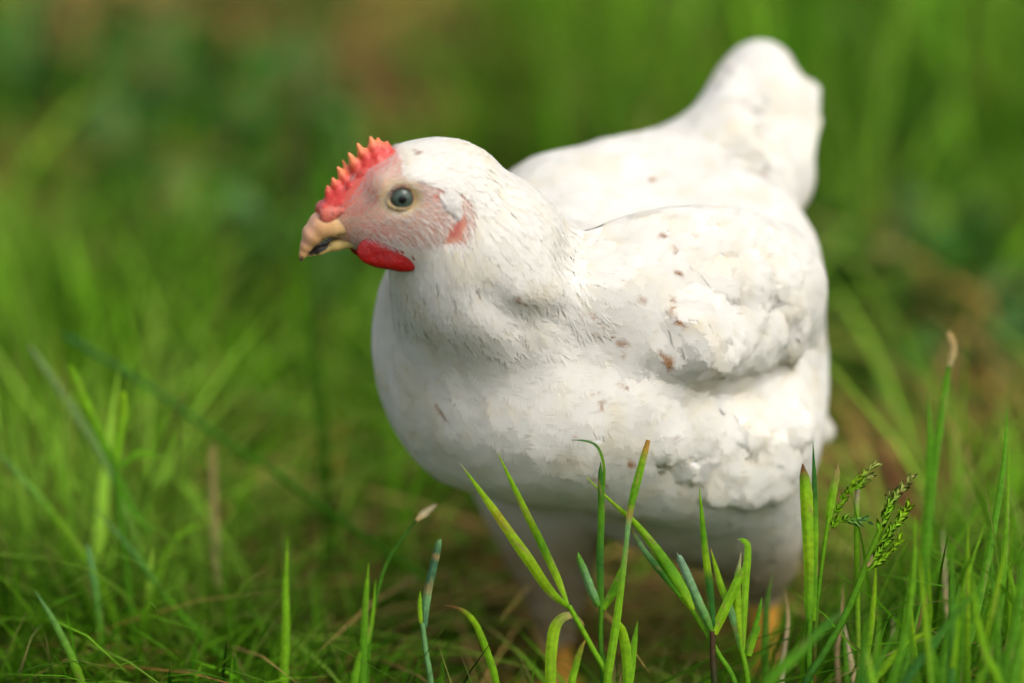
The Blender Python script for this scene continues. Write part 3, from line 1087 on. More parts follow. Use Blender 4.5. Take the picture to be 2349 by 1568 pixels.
def feathers(p0, nvec, dvec, L, W, lift, nb, seed, jit=.16, camber=.10, base=.0004, roll=.05, lean=.30, wave=0.0, cream=.35, clay=None, soft=.62, clump=0.0):
    """arrays of feathers -> vertices, quads, tint"""
    clay = clay or BODY
    rg = np.random.default_rng(seed)
    N = len(p0)
    xv = nrm(np.cross(dvec, nvec))
    s_st = np.array([-.05, .12, .28, .44, .60, .76, .92, 1.16])
    c_st = np.array([-1, 0, 1.0])
    SS, CC = np.meshgrid(s_st, c_st, indexing='ij')
    rl = rg.normal(0, roll, N)
    cp = p0[:, None, None] + dvec[:, None, None] * (SS[None, ..., None] * L[:, None, None, None]) + xv[:, None, None] * (CC[None, ..., None] * .5 * W[:, None, None, None])
    flat = cp.reshape(-1, 3)
    flat = clay.snap(flat, 2)
    g = nrm(clay.grad(flat)).reshape(cp.shape)
    g = nrm(g + .35 * nvec[:, None, None])
    cp = flat.reshape(cp.shape)
    hh = base + lift[:, None, None] * np.clip(SS, 0, None)[None] ** 1.4 - camber * (CC ** 2)[None] * .5 * W[:, None, None] * np.clip(SS + .1, 0, 1)[None] + rl[:, None, None] * CC[None] * .5 * W[:, None, None]
    if clump:                                            # feathers bunch into soft low tufts
        sc_ = np.array([62.0, 62.0, 48.0])
        def bunch(q):
            return .7 * vnoise(q * sc_, 91) + .3 * vnoise(q * sc_ * 2.1, 92)
        b0 = bunch(flat)
        dv = np.stack([bunch(flat + np.eye(3)[k] * .0015) - b0 for k in range(3)], -1) / .0015
        gf = g.reshape(-1, 3)
        dv = dv - (dv * gf).sum(1)[:, None] * gf
        hh = hh + clump * np.clip(b0 - .32, 0, 1).reshape(hh.shape)
        cp = cp + g * hh[..., None]
        g = nrm(gf - clump * dv).reshape(g.shape)
    else:
        cp = cp + g * hh[..., None]
    S, Cc, Bi, St, Fq = template(nb, lean)
    M = len(S)
    jl = 1 + rg.normal(0, jit, (N, 2 * nb))[:, Bi] * (St ** 1.5)
    js = rg.normal(0, jit * .35, (N, 2 * nb))[:, Bi] * St
    c = np.clip(Cc[None] * jl, -1.25, 1.25)
    s = np.clip(S[None] + js, -.05, 1.16)
    if wave:
        c = c + wave * rg.normal(0, 1, N)[:, None] * s ** 2
    s_st2 = s_st
    k = np.clip(np.searchsorted(s_st2, s) - 1, 0, len(s_st) - 2)
    f = (s - s_st2[k]) / (s_st2[k + 1] - s_st2[k])
    ii = np.arange(N)[:, None]
    A, Bm, Cq = cp[:, :, 0], cp[:, :, 1], cp[:, :, 2]
    def at(G):
        return G[ii, k] * (1 - f)[..., None] + G[ii, k + 1] * f[..., None]
    a, b, d = at(A), at(Bm), at(Cq)
    w0, w1, w2 = (c * (c - 1) / 2)[..., None], (1 - c * c)[..., None], (c * (c + 1) / 2)[..., None]
    v = (a * w0 + b * w1 + d * w2).reshape(-1, 3)
    q = (Fq[None] + (np.arange(N) * M)[:, None, None]).reshape(-1, 4)
    gm = at(g[:, :, 1]).reshape(-1, 3)
    e1, e2 = v[q[:, 2]] - v[q[:, 0]], v[q[:, 3]] - v[q[:, 1]]
    fnm = np.cross(e1, e2)
    fl = (fnm * gm[q[:, 0]]).sum(1) < 0
    q[fl] = q[fl][:, ::-1]
    fnm[fl] *= -1
    fnm = nrm(fnm)
    vn = np.zeros_like(v)
    for kq in range(4):
        np.add.at(vn, q[:, kq], fnm)
    vn = nrm(vn)
    fe = np.repeat(vn.reshape(N, M, 3).mean(1), M, 0)
    nv = nrm(soft * gm + (1 - soft) * (.5 * vn + .5 * nrm(fe)))
    tone = np.array([.86, .845, .795]) * (1 + rg.normal(0, .025, (N, 1))) 
    crm = np.array([.78, .68, .44])
    cl = (.20 * sstep(.52, .85, vnoise(v * 85, 33))).reshape(N, M)
    wc = np.clip(cl + cream * (rg.random((N, 1)) * .8 + .3) * sstep(.75, .05, s) + .05, 0, .8)
    t = (tone[:, None] * (1 - wc[..., None]) + crm * wc[..., None]).reshape(-1, 3)
    nn = vnoise(v * 420, seed)
    nb_ = rg.random((N, 2 * nb))[:, Bi].reshape(-1)
    ws = stain_shade_weight(v, .5 * nn + .5 * nb_)[:, None]
    soil = (.80 * sstep(.125, .080, v[:, 2]))[:, None]  # shade of thighs and low belly painted into the feathers, with some dirt
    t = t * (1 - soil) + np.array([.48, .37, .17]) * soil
    dirt_shade = np.array([.42, .20, .055]) * (.55 + .8 * nn[:, None])
    t = t * (1 - ws) + dirt_shade * ws
    return v, q, t, nv


def scatter(v, f, size_fn, seed, over=5.0):
    """points over a surface with local spacing size_fn(p) (dart throwing)"""
    rg = np.random.default_rng(seed)
    a, b, c, d = (v[f[:, k]] for k in range(4))
    area = .5 * np.linalg.norm(np.cross(c - a, d - b), axis=1)
    ctr = (a + b + c + d) / 4
    sz = size_fn(ctr)
    dens = np.where(sz > 0, area / np.maximum(sz, 1e-5) ** 2, 0)
    n = int(dens.sum() * over)
    pick = rg.choice(len(f), n, p=dens / dens.sum())
    u, w = rg.random((n, 1)), rg.random((n, 1))
    p = a[pick] * (1 - u) * (1 - w) + b[pick] * u * (1 - w) + c[pick] * u * w + d[pick] * (1 - u) * w
    sp = size_fn(p)
    cell = .002
    grid, keep = {}, []
    key = np.floor(p / cell).astype(int)
    for i in range(n):
        r = sp[i] * .80
        if r <= 0:
            continue
        m = int(math.ceil(r / cell))
        x, y, z = key[i]
        q = p[i]
        ok = True
        for dx in range(-m, m + 1):
            for dy in range(-m, m + 1):
                for dz in range(-m, m + 1):
                    for j in grid.get((x + dx, y + dy, z + dz), ()):
                        e = p[j] - q
                        if e[0] * e[0] + e[1] * e[1] + e[2] * e[2] < r * r:
                            ok = False
                            break
                    if not ok:
                        break
                if not ok:
                    break
            if not ok:
                break
        if ok:
            grid.setdefault((x, y, z), []).append(i)
            keep.append(i)
    return p[keep]


def G_(px, py, Y, qx, qy, Yq, L, W, sp, lift, reg):
    a, b = P(px, py, Y), P(qx, qy, Yq)
    return (a, nrm(b - a), L, W, sp, lift, reg)


GUIDES = [
    # head: from the comb back over the crown
    G_(905, 345, 0, 960, 328, 0, 6, 2.2, 1.3, 1.0, 'head'), G_(960, 330, 0, 1040, 332, .004, 7, 2.6, 1.4, 1.1, 'head'), G_(1040, 340, 0, 1120, 370, .008, 9, 3.2, 1.7, 1.5, 'head'),
    G_(940, 385, -.015, 1020, 380, -.012, 6, 2.0, 1.3, .9, 'head'), G_(1020, 395, -.015, 1090, 425, -.012, 8, 2.6, 1.6, 1.0, 'head'), G_(1090, 440, -.015, 1130, 510, -.014, 9, 3, 1.8, 1.2, 'head'),
    G_(1120, 380, .006, 1180, 450, .012, 11, 3.6, 2.0, 1.8, 'neck'), G_(1150, 450, .0, 1215, 540, .004, 12, 3.6, 2.2, 1.6, 'neck'), G_(1085, 520, -.015, 1120, 600, -.012, 10, 3.2, 2.0, 1.3, 'neck'),
    G_(1000, 585, -.006, 1010, 660, 0, 9, 3.0, 2.0, 1.2, 'neck'), G_(940, 620, .0, 925, 680, .008, 9, 3.4, 2.2, 1.1, 'neck'), G_(1060, 600, -.01, 1090, 680, 0, 11, 3.4, 2.2, 1.5, 'neck'),
    G_(1140, 600, -.005, 1190, 690, .0, 14, 4, 2.5, 2.0, 'neck'), G_(1220, 580, .01, 1285, 650, .014, 15, 4.2, 2.6, 2.2, 'neck'), G_(1190, 670, .0, 1245, 725, .005, 18, 4.6, 3.0, 3.0, 'neck'),
    G_(1265, 660, .012, 1330, 715, .018, 18, 5, 3.2, 2.6, 'neck'), G_(1100, 680, .0, 1150, 740, .005, 14, 4.6, 3.0, 2.0, 'neck'),
    G_(1080, 560, .045, 1080, 640, .06, 11, 4, 2.4, 1.5, 'neck'), G_(1130, 450, .03, 1180, 540, .05, 11, 4, 2.4, 1.6, 'neck'),
    # breast
    G_(900, 720, .03, 880, 800, .03, 15, 10, 4.5, 1.6, 'breast'), G_(960, 780, .01, 960, 880, .01, 17, 11, 5, 1.8, 'breast'), G_(880, 880, .04, 910, 960, .04, 17, 11, 5, 1.8, 'breast'),
    G_(1080, 800, .0, 1120, 900, .0, 18, 12, 5, 1.8, 'breast'), G_(1200, 800, .0, 1290, 880, .0, 18, 12, 5, 1.9, 'breast'), G_(1000, 950, .02, 1060, 1040, .03, 18, 12, 5, 1.8, 'breast'),
    G_(1180, 950, .01, 1260, 1020, .02, 19, 13, 5.5, 2.0, 'breast'), G_(1320, 760, .01, 1410, 830, .01, 17, 11, 5, 1.9, 'breast'), G_(1250, 1060, .04, 1350, 1100, .06, 18, 12, 5.5, 1.8, 'breast'),
    G_(1380, 900, .015, 1480, 960, .02, 20, 13, 5.5, 2.2, 'breast'), G_(1400, 1060, .04, 1500, 1110, .06, 20, 13, 5.5, 2.2, 'breast'), G_(950, 800, .09, 950, 900, .10, 18, 12, 6, 1.8, 'breast'),
    G_(1000, 1000, .09, 1100, 1080, .12, 18, 12, 6, 1.8, 'breast'),
    # flank and rear
    G_(1560, 960, .03, 1640, 1040, .05, 16, 11, 5, 3.0, 'flank'), G_(1560, 1090, .05, 1630, 1160, .07, 16, 11, 5, 3.0, 'flank'), G_(1700, 960, .06, 1750, 1050, .09, 16, 11, 5, 3.4, 'flank'),
    G_(1700, 1100, .07, 1730, 1200, .09, 16, 11, 5, 3.2, 'flank'), G_(1830, 900, .13, 1860, 1000, .14, 16, 11, 5, 3.6, 'flank'), G_(1850, 800, .16, 1865, 900, .16, 16, 11, 5, 3.0, 'flank'),
    G_(1600, 1180, .08, 1680, 1230, .10, 16, 11, 5, 2.5, 'flank'), G_(1840, 1020, .13, 1840, 1130, .13, 16, 11, 5, 3.2, 'flank'), G_(1740, 1230, .09, 1755, 1300, .105, 14, 7, 3.5, 4.0, 'thigh'),
    G_(1260, 1160, .10, 1270, 1250, .12, 14, 8, 4, 3.6, 'thigh'), G_(1275, 1300, .13, 1278, 1380, .135, 18, 6, 3.2, 3.4, 'thigh'), G_(1450, 1150, .11, 1550, 1170, .15, 16, 11, 5, 2, 'flank'), G_(1700, 1220, .085, 1735, 1310, .10, 14, 8, 4, 4.2, 'thigh'), G_(1610, 1200, .10, 1680, 1290, .11, 14, 9, 4.5, 3.4, 'thigh'), G_(1790, 1180, .11, 1780, 1280, .11, 14, 8, 4, 4, 'thigh'),
    # back
    G_(1250, 400, .10, 1350, 380, .12, 20, 12, 5, 2.0, 'back'), G_(1400, 400, .11, 1500, 390, .14, 21, 13, 5.5, 2.2, 'back'), G_(1550, 370, .14, 1640, 340, .165, 22, 13, 5.5, 2.4, 'back'),
    G_(1350, 480, .07, 1460, 480, .09, 20, 12, 5, 2.0, 'back'), G_(1500, 480, .09, 1600, 490, .11, 21, 13, 5.5, 2.2, 'back'), G_(1250, 480, .07, 1330, 500, .08, 18, 11, 5, 2.0, 'back'),
    G_(1650, 470, .12, 1740, 500, .14, 22, 14, 5.5, 2.6, 'back'), G_(1760, 560, .13, 1830, 640, .15, 22, 14, 6, 2.8, 'back'), G_(1350, 420, .17, 1450, 410, .20, 22, 14, 7, 2.4, 'back'),
    G_(1600, 420, .22, 1700, 420, .25, 22, 14, 7, 2.4, 'back'),
    # wing
    G_(1350, 600, .025, 1450, 620, .035, 13, 9, 4.2, 1.8, 'wing'), G_(1450, 600, .035, 1550, 620, .05, 13, 9, 4.2, 2.0, 'wing'), G_(1400, 700, .012, 1490, 750, .015, 13, 9, 4.2, 1.8, 'wing'),
    G_(1500, 760, .012, 1580, 810, .018, 13, 9, 4.2, 2.0, 'wing'), G_(1560, 680, .025, 1660, 720, .04, 13, 9, 4.2, 2.4, 'wing'), G_(1620, 600, .06, 1720, 640, .085, 13, 9, 4.2, 2.5, 'wing'),
    G_(1700, 740, .05, 1790, 760, .08, 13, 9, 4.2, 2.6, 'wing'), G_(1600, 820, .02, 1700, 850, .04, 13, 9, 4.2, 2.2, 'wing'),
    # tail
    G_(1700, 360, .165, 1765, 400, .165, 24, 14, 6, 2.2, 'tail'), G_(1680, 280, .19, 1720, 200, .215, 30, 15, 6.5, 2.6, 'tail'), G_(1760, 300, .18, 1800, 220, .21, 30, 15, 6.5, 2.6, 'tail'),
    G_(1750, 160, .21, 1758, 90, .22, 24, 13, 6, 2.4, 'tail'), G_(1850, 300, .19, 1862, 230, .21, 26, 14, 6.5, 2.6, 'tail'), G_(1830, 400, .17, 1850, 300, .185, 26, 14, 6.5, 2.6, 'tail'),
    G_(1740, 280, .26, 1760, 180, .265, 28, 15, 8, 2.6, 'tail'),
]
gp = np.array([g[0] for g in GUIDES])
gd = np.array([g[1] for g in GUIDES])
gs = np.array([g[2:6] for g in GUIDES]) * MM
REGS = ['head', 'neck', 'breast', 'flank', 'thigh', 'back', 'wing', 'tail']
gr = np.array([REGS.index(g[6]) for g in GUIDES])
# the bird's far side mirrors the side we see
bc = bcoord(gp)
mir = (gr >= 2) & (bc[:, 1] > .015)
mp = B + np.outer(bc[mir, 0], BF) - np.outer(bc[mir, 1], BL) + np.outer(bc[mir, 2], BU)
md = gd[mir] - 2 * (gd[mir] @ BL)[:, None] * BL
hm = gr < 2
kk = (gp - HC) @ HL
hmir = hm & (kk > .004)
mp2 = gp[hmir] - 2 * kk[hmir][:, None] * HL
md2 = gd[hmir] - 2 * (gd[hmir] @ HL)[:, None] * HL
gp = np.concatenate([gp, mp, mp2])
gd = np.concatenate([gd, md, md2])
gs = np.concatenate([gs, gs[mir], gs[hmir]])
gr = np.concatenate([gr, gr[mir], gr[hmir]])


def guide(p, power=2.2):
    w = 1 / (((p[:, None] - gp[None]) ** 2).sum(-1) + 2e-5) ** power
    w /= w.sum(1, keepdims=True)
    return w @ gs, w @ gd, gr[w.argmax(1)]


WING_POLY = [(1520, 770), (1565, 690), (1640, 610), (1690, 555), (1800, 560), (1850, 640), (1850, 740), (1790, 800), (1690, 850), (1570, 840)]


def bare(p):
    """face, legs and feet carry no feathers"""
    h = hpix(p)
    f = poly_mask(h, FACE) & (np.linalg.norm(p - HC, axis=1) < .075)
    f = f & (poly_dist(h, FACE) > 6)
    ahead = (np.linalg.norm(p - HC, axis=1) < .06) & (h[:, 0] < 890) & (h[:, 1] < 600) & (h[:, 1] > 330)
    wingp = poly_mask(proj(p), WING_POLY) & (((p - B) @ BL) > .02)
    leg = np.zeros(len(p), bool)
    for hk, ft in ((HOCK_N, FOOT_N), (HOCK_F, FOOT_F)):
        leg |= (np.linalg.norm((p - ft)[:, :2], axis=1) < .08) & (p[:, 2] < hk[2] - .002)
    return f | ahead | leg


def spacing(p):
    out = np.empty(len(p))
    for i in range(0, len(p), 20000):
        out[i:i + 20000] = guide(p[i:i + 20000])[0][:, 2]
    return np.where(bare(p), 0, out)


fp = scatter(bv, bf, spacing, 11, 3.0)
fs, fdir, freg = guide(fp)
fn = nrm(BODY.grad(fp))
rgf = np.random.default_rng(5)
wob = np.array([.10, .14, .16, .22, .16, .16, .18, .16])[freg]
fdir = nrm(fdir) + rgf.normal(0, 1, (len(fp), 3)) * wob[:, None]
fdir = nrm(fdir - (fdir * fn).sum(1)[:, None] * fn)
sc = rgf.uniform(.82, 1.18, len(fp))
nk = freg == 1
fs[nk, 0] *= 1.3
fs[nk, 1] *= .82
PART = {'head': 'head_plumage', 'neck': 'neck_plumage', 'breast': 'breast_plumage', 'flank': 'flank_plumage', 'thigh': 'thigh_plumage', 'back': 'back_plumage', 'wing': 'wing', 'tail': 'tail'}
NB = {'head': 7, 'neck': 12, 'breast': 26, 'flank': 26, 'thigh': 16, 'back': 20, 'wing': 22, 'tail': 16}
SOFT = {'head': .78, 'neck': .90, 'breast': .93, 'flank': .92, 'thigh': .85, 'back': .9, 'wing': .92, 'tail': .85}
PARTS = {}
CLUMP = {'head': 0, 'neck': 0, 'breast': .0021, 'flank': .0022, 'thigh': .003, 'back': .0032, 'wing': .0020, 'tail': .0030}
LIFT = {'head': .55, 'neck': .26, 'breast': .15, 'flank': .16, 'thigh': .45, 'back': .15, 'wing': .15, 'tail': .3}
for i, rname in enumerate(REGS):
    m = freg == i
    cam_ = .015 if rname in ('wing', 'flank', 'breast', 'back') else .06
    jt = {'head': .22, 'neck': .22, 'breast': .09, 'thigh': .2}.get(rname, .09)
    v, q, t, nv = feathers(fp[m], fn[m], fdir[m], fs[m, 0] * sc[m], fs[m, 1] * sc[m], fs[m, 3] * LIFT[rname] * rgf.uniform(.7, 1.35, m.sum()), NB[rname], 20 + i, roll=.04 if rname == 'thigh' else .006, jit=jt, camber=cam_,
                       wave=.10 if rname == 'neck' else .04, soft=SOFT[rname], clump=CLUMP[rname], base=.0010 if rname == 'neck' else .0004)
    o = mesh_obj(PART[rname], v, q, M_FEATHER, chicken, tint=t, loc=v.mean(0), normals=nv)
    if rname not in ('wing', 'tail'):
        o['kind'] = 'stuff'
    PARTS[rname] = o
print('feathers', len(fp), {r: int((freg == i).sum()) for i, r in enumerate(REGS)})

# large wing coverts and quills, one object each
def lay(spots, seed, parent, name, nb=26, camber=.06, lift=.0014, base=.0008, roll=.03, jit=.03, cream=.18):
    """spots: (px, py, Y guess, dx, dy, dY, length mm, width mm)"""
    for i, (px, py, Y, dx, dy, dY, L, W) in enumerate(spots):
        a = surf(px, py)[None]
        n = nrm(BODY.grad(a))
        d = surf(px + dx * .3, py + dy * .3) - a[0]
        d = nrm(d[None])
        d = nrm(d - (d * n).sum(1)[:, None] * n)
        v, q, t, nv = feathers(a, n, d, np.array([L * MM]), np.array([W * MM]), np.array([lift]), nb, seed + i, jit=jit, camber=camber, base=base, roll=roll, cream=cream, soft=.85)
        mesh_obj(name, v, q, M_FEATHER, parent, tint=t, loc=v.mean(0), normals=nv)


rg2 = np.random.default_rng(31)
for i, (a, d, rl, rw) in enumerate(pad_spots):           # one covert over each pad, a smaller one tucked before it
    for off, f in ((-.98, 1.0),):
        p0_ = BODY.snap((a + d * rl * off)[None], 4)
        n_p = nrm(BODY.grad(p0_))
        dd = nrm(d[None] + rg2.normal(0, .06, (1, 3)))
        dd = nrm(dd - (dd * n_p).sum(1)[:, None] * n_p)
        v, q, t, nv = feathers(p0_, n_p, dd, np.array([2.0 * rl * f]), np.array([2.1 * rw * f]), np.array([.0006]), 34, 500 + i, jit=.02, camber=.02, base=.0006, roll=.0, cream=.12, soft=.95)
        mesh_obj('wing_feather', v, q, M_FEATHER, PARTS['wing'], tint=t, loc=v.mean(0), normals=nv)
spots = []
for k, (x, y, Y, dx, dy) in enumerate(((1690, 240, .18, 14, -60), (1720, 220, .19, 12, -60), (1750, 210, .19, 6, -60), (1785, 230, .19, 6, -60), (1815, 270, .19, 14, -60), (1835, 320, .18, 14, -60), (1840, 380, .17, 10, -60),
                                        (1690, 330, .16, 50, 40), (1710, 350, .16, 50, 40), (1670, 350, .16, 60, 44))):
    spots.append((x, y, Y, dx, dy, .01, 30 if dy > 0 else 32, 17))
lay(spots, 400, PARTS['tail'], 'tail_feather', camber=.2, lift=.003)

# loose down standing off the plumage
pd_ = scatter(bv, bf, lambda q: np.where(bare(q), 0, np.where(spacing(q) < .0034, .0026, .0075)), 13, 2.0)
gsz, gdr, grg = guide(pd_)
ndn = nrm(BODY.grad(pd_))
gdr = nrm(nrm(gdr) + rgf.normal(0, .30, gdr.shape))
gdr = nrm(gdr - (gdr * ndn).sum(1)[:, None] * ndn)
Ld = gsz[:, 0] * rgf.uniform(.35, .75, len(pd_))
hd = gsz[:, 3] * np.array([.3, .25, .3, .5, .9, .3, .3, .6])[grg]
xd = np.cross(gdr, ndn) * rgf.uniform(.00008, .00017, (len(pd_), 1))
pts_ = []
for tt_, ww_ in ((0, 1), (.5, .8), (1, .15)):
    c_ = BODY.snap(pd_ + gdr * (tt_ * Ld)[:, None], 2) + ndn * (.0006 + hd * tt_ ** 1.3 * rgf.uniform(.6, 1.3, len(pd_)))[:, None]
    pts_ += [c_ - xd * ww_, c_ + xd * ww_]
v = np.stack(pts_, 1).reshape(-1, 3)
qd = (np.arange(len(pd_))[:, None, None] * 6 + np.array([[0, 1, 3, 2], [2, 3, 5, 4]])[None]).reshape(-1, 4)
dt = np.repeat(np.array([.82, .80, .75]) * rgf.uniform(.9, 1.05, (len(pd_), 1)), 6, 0)
mesh_obj('down', v, qd, M_FEATHER, chicken, tint=dt, loc=v.mean(0), normals=np.repeat(ndn, 6, 0))['kind'] = 'stuff'

# bristles and down on the bare face
def bristle_size(p):
    h = hpix(p)
    m = poly_mask(h, FACE) & (np.linalg.norm(p - HC, axis=1) < .07) & (h[:, 0] > 745)
    m &= np.hypot((h[:, 0] - 920) / 36, (h[:, 1] - 453) / 31) > 1
    m &= ~(poly_mask(h, EAR) | (poly_dist(h, EAR) < 4))
    m &= poly_dist(h, [(995, 452), (1012, 436), (1050, 437), (1070, 455)], False) > 6
    z = np.where(poly_dist(h, COMB_LINE, False) < 9, 0, .00080)
    z = np.where((h[:, 0] < 800), z * 1.7, z)
    return np.where(m, z, 0)


pb = scatter(bv, bf, bristle_size, 12, 2.5)
hb_ = hpix(pb)
FG = np.array([[800, 500, 30, -40], [850, 420, 40, -50], [880, 380, 50, -30], [860, 480, 30, -30], [900, 415, 50, -14], [960, 415, 50, 5], [830, 530, 50, 6], [880, 510, 50, 10], [930, 510, 50, 18], [990, 520, 40, 34], [1000, 470, 50, 6],
               [1040, 460, 20, 50], [900, 550, 46, 30], [960, 560, 40, 40], [1040, 540, 20, 50], [850, 560, 30, 40]], float)
w = 1 / (((hb_[:, None] - FG[None, :, :2]) ** 2).sum(-1) + 60)
d2 = (w ** 2 @ FG[:, 2:]) / (w ** 2).sum(1, keepdims=True)
side = np.where((pb - HC) @ HL > 0, 1, -1)
d3 = d2[:, :1] * RGT - d2[:, 1:] * UPV
d3 = np.where(side[:, None] > 0, d3, d3 - 2 * (d3 @ HL)[:, None] * HL)
nb3 = nrm(BODY.grad(pb))
d3 = nrm(nrm(d3) + rgf.normal(0, .22, d3.shape))
d3 = nrm(d3 - (d3 * nb3).sum(1)[:, None] * nb3)
Lb = rgf.uniform(.0022, .0042, len(pb)) * np.where(hb_[:, 1] > 545, 1.35, 1) * np.where(hb_[:, 0] < 830, .8, 1)
xb = np.cross(d3, nb3) * rgf.uniform(.00010, .00020, (len(pb), 1))
l1 = nb3 * (.0004 + .16 * Lb[:, None])
l2 = nb3 * (.0005 + .26 * Lb[:, None])
v = np.stack([pb - xb, pb + xb, pb + d3 * Lb[:, None] * .55 + xb * .9 + l1, pb + d3 * Lb[:, None] * .55 - xb * .9 + l1, pb + d3 * Lb[:, None] + l2], 1)
nb_ = np.arange(len(pb))[:, None] * 5
tq, tt = nb_ + np.array([0, 1, 2, 3]), nb_ + np.array([3, 2, 4])
bt = np.repeat(np.array([.84, .80, .74]) * rgf.uniform(.8, 1.05, (len(pb), 1)), 5, 0)
mesh_obj('face_bristles', v.reshape(-1, 3), [tq, tt], M_FEATHER, chicken, tint=bt, loc=pb.mean(0))['kind'] = 'stuff'
# white tuft over the ear
ec_ = surf(1036, 462)
en_ = nrm(BODY.grad(ec_[None]))[0]
clay_obj('ear_lobe', [(ell(ec_ - en_ * .0006, (.0058, .0050, .0022), nrm(-UPV + .35 * RGT), en_), .001, 1), (ell(surf(1050, 490) - en_ * .0008, (.0036, .0028, .0018), nrm(-UPV + .2 * RGT), en_), .002, 1)], .0006, M_FEATHER, chicken,
         lambda q: np.array([.82, .79, .74]) * (.9 + .15 * vnoise(q * 900, 61)[:, None]), amp=.0007, scale=700)
n = 44
c2 = np.stack([1034 + rgf.normal(0, 11, n), 452 + rgf.normal(0, 11, n)], -1)
pa = np.array([surf(x, y) for x, y in c2])
na = nrm(BODY.grad(pa))
da = nrm(RGT * .5 - UPV * 1.0 + rgf.normal(0, .35, (n, 3)))
da = nrm(da - (da * na).sum(1)[:, None] * na)
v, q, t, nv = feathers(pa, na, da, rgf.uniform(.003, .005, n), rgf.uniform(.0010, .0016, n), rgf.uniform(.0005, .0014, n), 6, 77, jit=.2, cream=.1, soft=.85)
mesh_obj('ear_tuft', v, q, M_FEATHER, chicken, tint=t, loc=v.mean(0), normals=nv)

# ================================================================== SINGLE GRASSES IN FRONT OF AND BESIDE THE BIRD
YG, MG, LG, DG, GG = (.30, .50, .010), (.10, .29, .008), (.20, .43, .010), (.04, .16, .020), (.17, .36, .12)
ST, BR, OR, PA = (.36, .24, .09), (.20, .095, .03), (.50, .25, .05), (.46, .39, .22)


def spline(pts, n):
    pts = np.asarray(pts, float)
    p = np.concatenate([[2 * pts[0] - pts[1]], pts, [2 * pts[-1] - pts[-2]]])
    seg_n = len(pts) - 1
    t = np.linspace(0, seg_n, n)
    k = np.minimum(t.astype(int), seg_n - 1)
    f = (t - k)[:, None]
    a, b, c, d = p[k], p[k + 1], p[k + 2], p[k + 3]
    return .5 * (2 * b + (c - a) * f + (2 * a - 5 * b + 4 * c - d) * f ** 2 + (3 * b - a - 3 * c + d) * f ** 3)


def path3(pts, dw0, dw1, n, rooted):
    """photograph path (base to tip) -> curve in the place; rooted paths run on down to the ground"""
    pts = [tuple(p) for p in pts]
    k = np.linspace(dw0, dw1, len(pts))
    w = [F(px, py, d) for (px, py), d in zip(pts, k)]
    if rooted:
        t = nrm(w[0] - w[1])
        t = nrm(t + np.array([0, 0, -1.2]))
        L = (w[0][2] + .004) / max(-t[2], .3)
        g = w[0] + t * L
        w = [g, w[0] + t * L * .5] + w
    return spline(w, n)


def ramp_col(stops, t):
    xs = [s[0] for s in stops]
    return np.stack([np.interp(t, xs, [s[1][k] for s in stops]) for k in range(3)], -1)


def blade_mesh(c, width, prof, stops, twist=0.0, fold=.25, seed=0, cut=False):
    rg = np.random.default_rng(seed)
    n = len(c)
    t = np.linspace(0, 1, n)
    tan = nrm(np.gradient(c, axis=0))
    sd = nrm(np.cross(tan, FWD))
    nb = nrm(np.cross(sd, tan))
    tw = twist if np.ndim(twist) else (twist, twist)
    a = np.interp(t, np.linspace(0, 1, len(tw)), tw)[:, None]
    side = sd * np.cos(a) + nb * np.sin(a)
    back = np.cross(side, tan)
    wp = np.interp(t, [p[0] for p in prof], [p[1] for p in prof]) * width * MM / 2
    cols = np.array([-1, -.55, 0, .55, 1])
    wp = wp * (.86 if width > 4 else 1)
    v = c[:, None] + side[:, None] * (cols[None, :, None] * wp[:, None, None]) + back[:, None] * ((np.abs(cols)[None] - .5) * fold * wp[:, None])[..., None]
    v = v + rg.normal(0, .02, (n, 5, 1)) * wp[:, None, None] * side[:, None]
    if cut:
        v[-1] += tan[-1] * (rg.uniform(-.5, .5, (5, 1)) * width * MM)
    q = np.array([[i * 5 + j, i * 5 + j + 1, (i + 1) * 5 + j + 1, (i + 1) * 5 + j] for i in range(n - 1) for j in range(4)])
    base = ramp_col(stops, t)
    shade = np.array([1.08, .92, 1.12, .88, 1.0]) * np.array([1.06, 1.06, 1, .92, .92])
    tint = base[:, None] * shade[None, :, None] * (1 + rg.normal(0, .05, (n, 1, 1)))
    sp = rg.random((n, 5)) < .03
    tint = np.where(sp[..., None], tint * .4 + np.array(ST) * .6, tint)
    return v.reshape(-1, 3), q, tint.reshape(-1, 3)


def tube_mesh(c, r0, r1, stops, k=6):
    n = len(c)
    t = np.linspace(0, 1, n)
    tan = nrm(np.gradient(c, axis=0))
    s = nrm(np.cross(tan, FWD))
    u = np.cross(s, tan)
    r = (r0 + (r1 - r0) * t) * MM
    a = np.linspace(0, 2 * math.pi, k, endpoint=False)
    v = c[:, None] + (s[:, None] * np.cos(a)[None, :, None] + u[:, None] * np.sin(a)[None, :, None]) * r[:, None, None]
    q = np.array([[i * k + j, i * k + (j + 1) % k, (i + 1) * k + (j + 1) % k, (i + 1) * k + j] for i in range(n - 1) for j in range(k)])
    return v.reshape(-1, 3), q, np.repeat(ramp_col(stops, t)[:, None], k, 1).reshape(-1, 3)


TAPER = [(0, .55), (.25, .9), (.5, 1), (.8, .7), (1, .05)]
STRAP = [(0, .75), (.3, 1), (.8, .95), (.95, .7), (1, .35)]
LEAF = [(0, .35), (.2, .85), (.45, 1), (.75, .7), (1, .06)]
seed_ = [900]


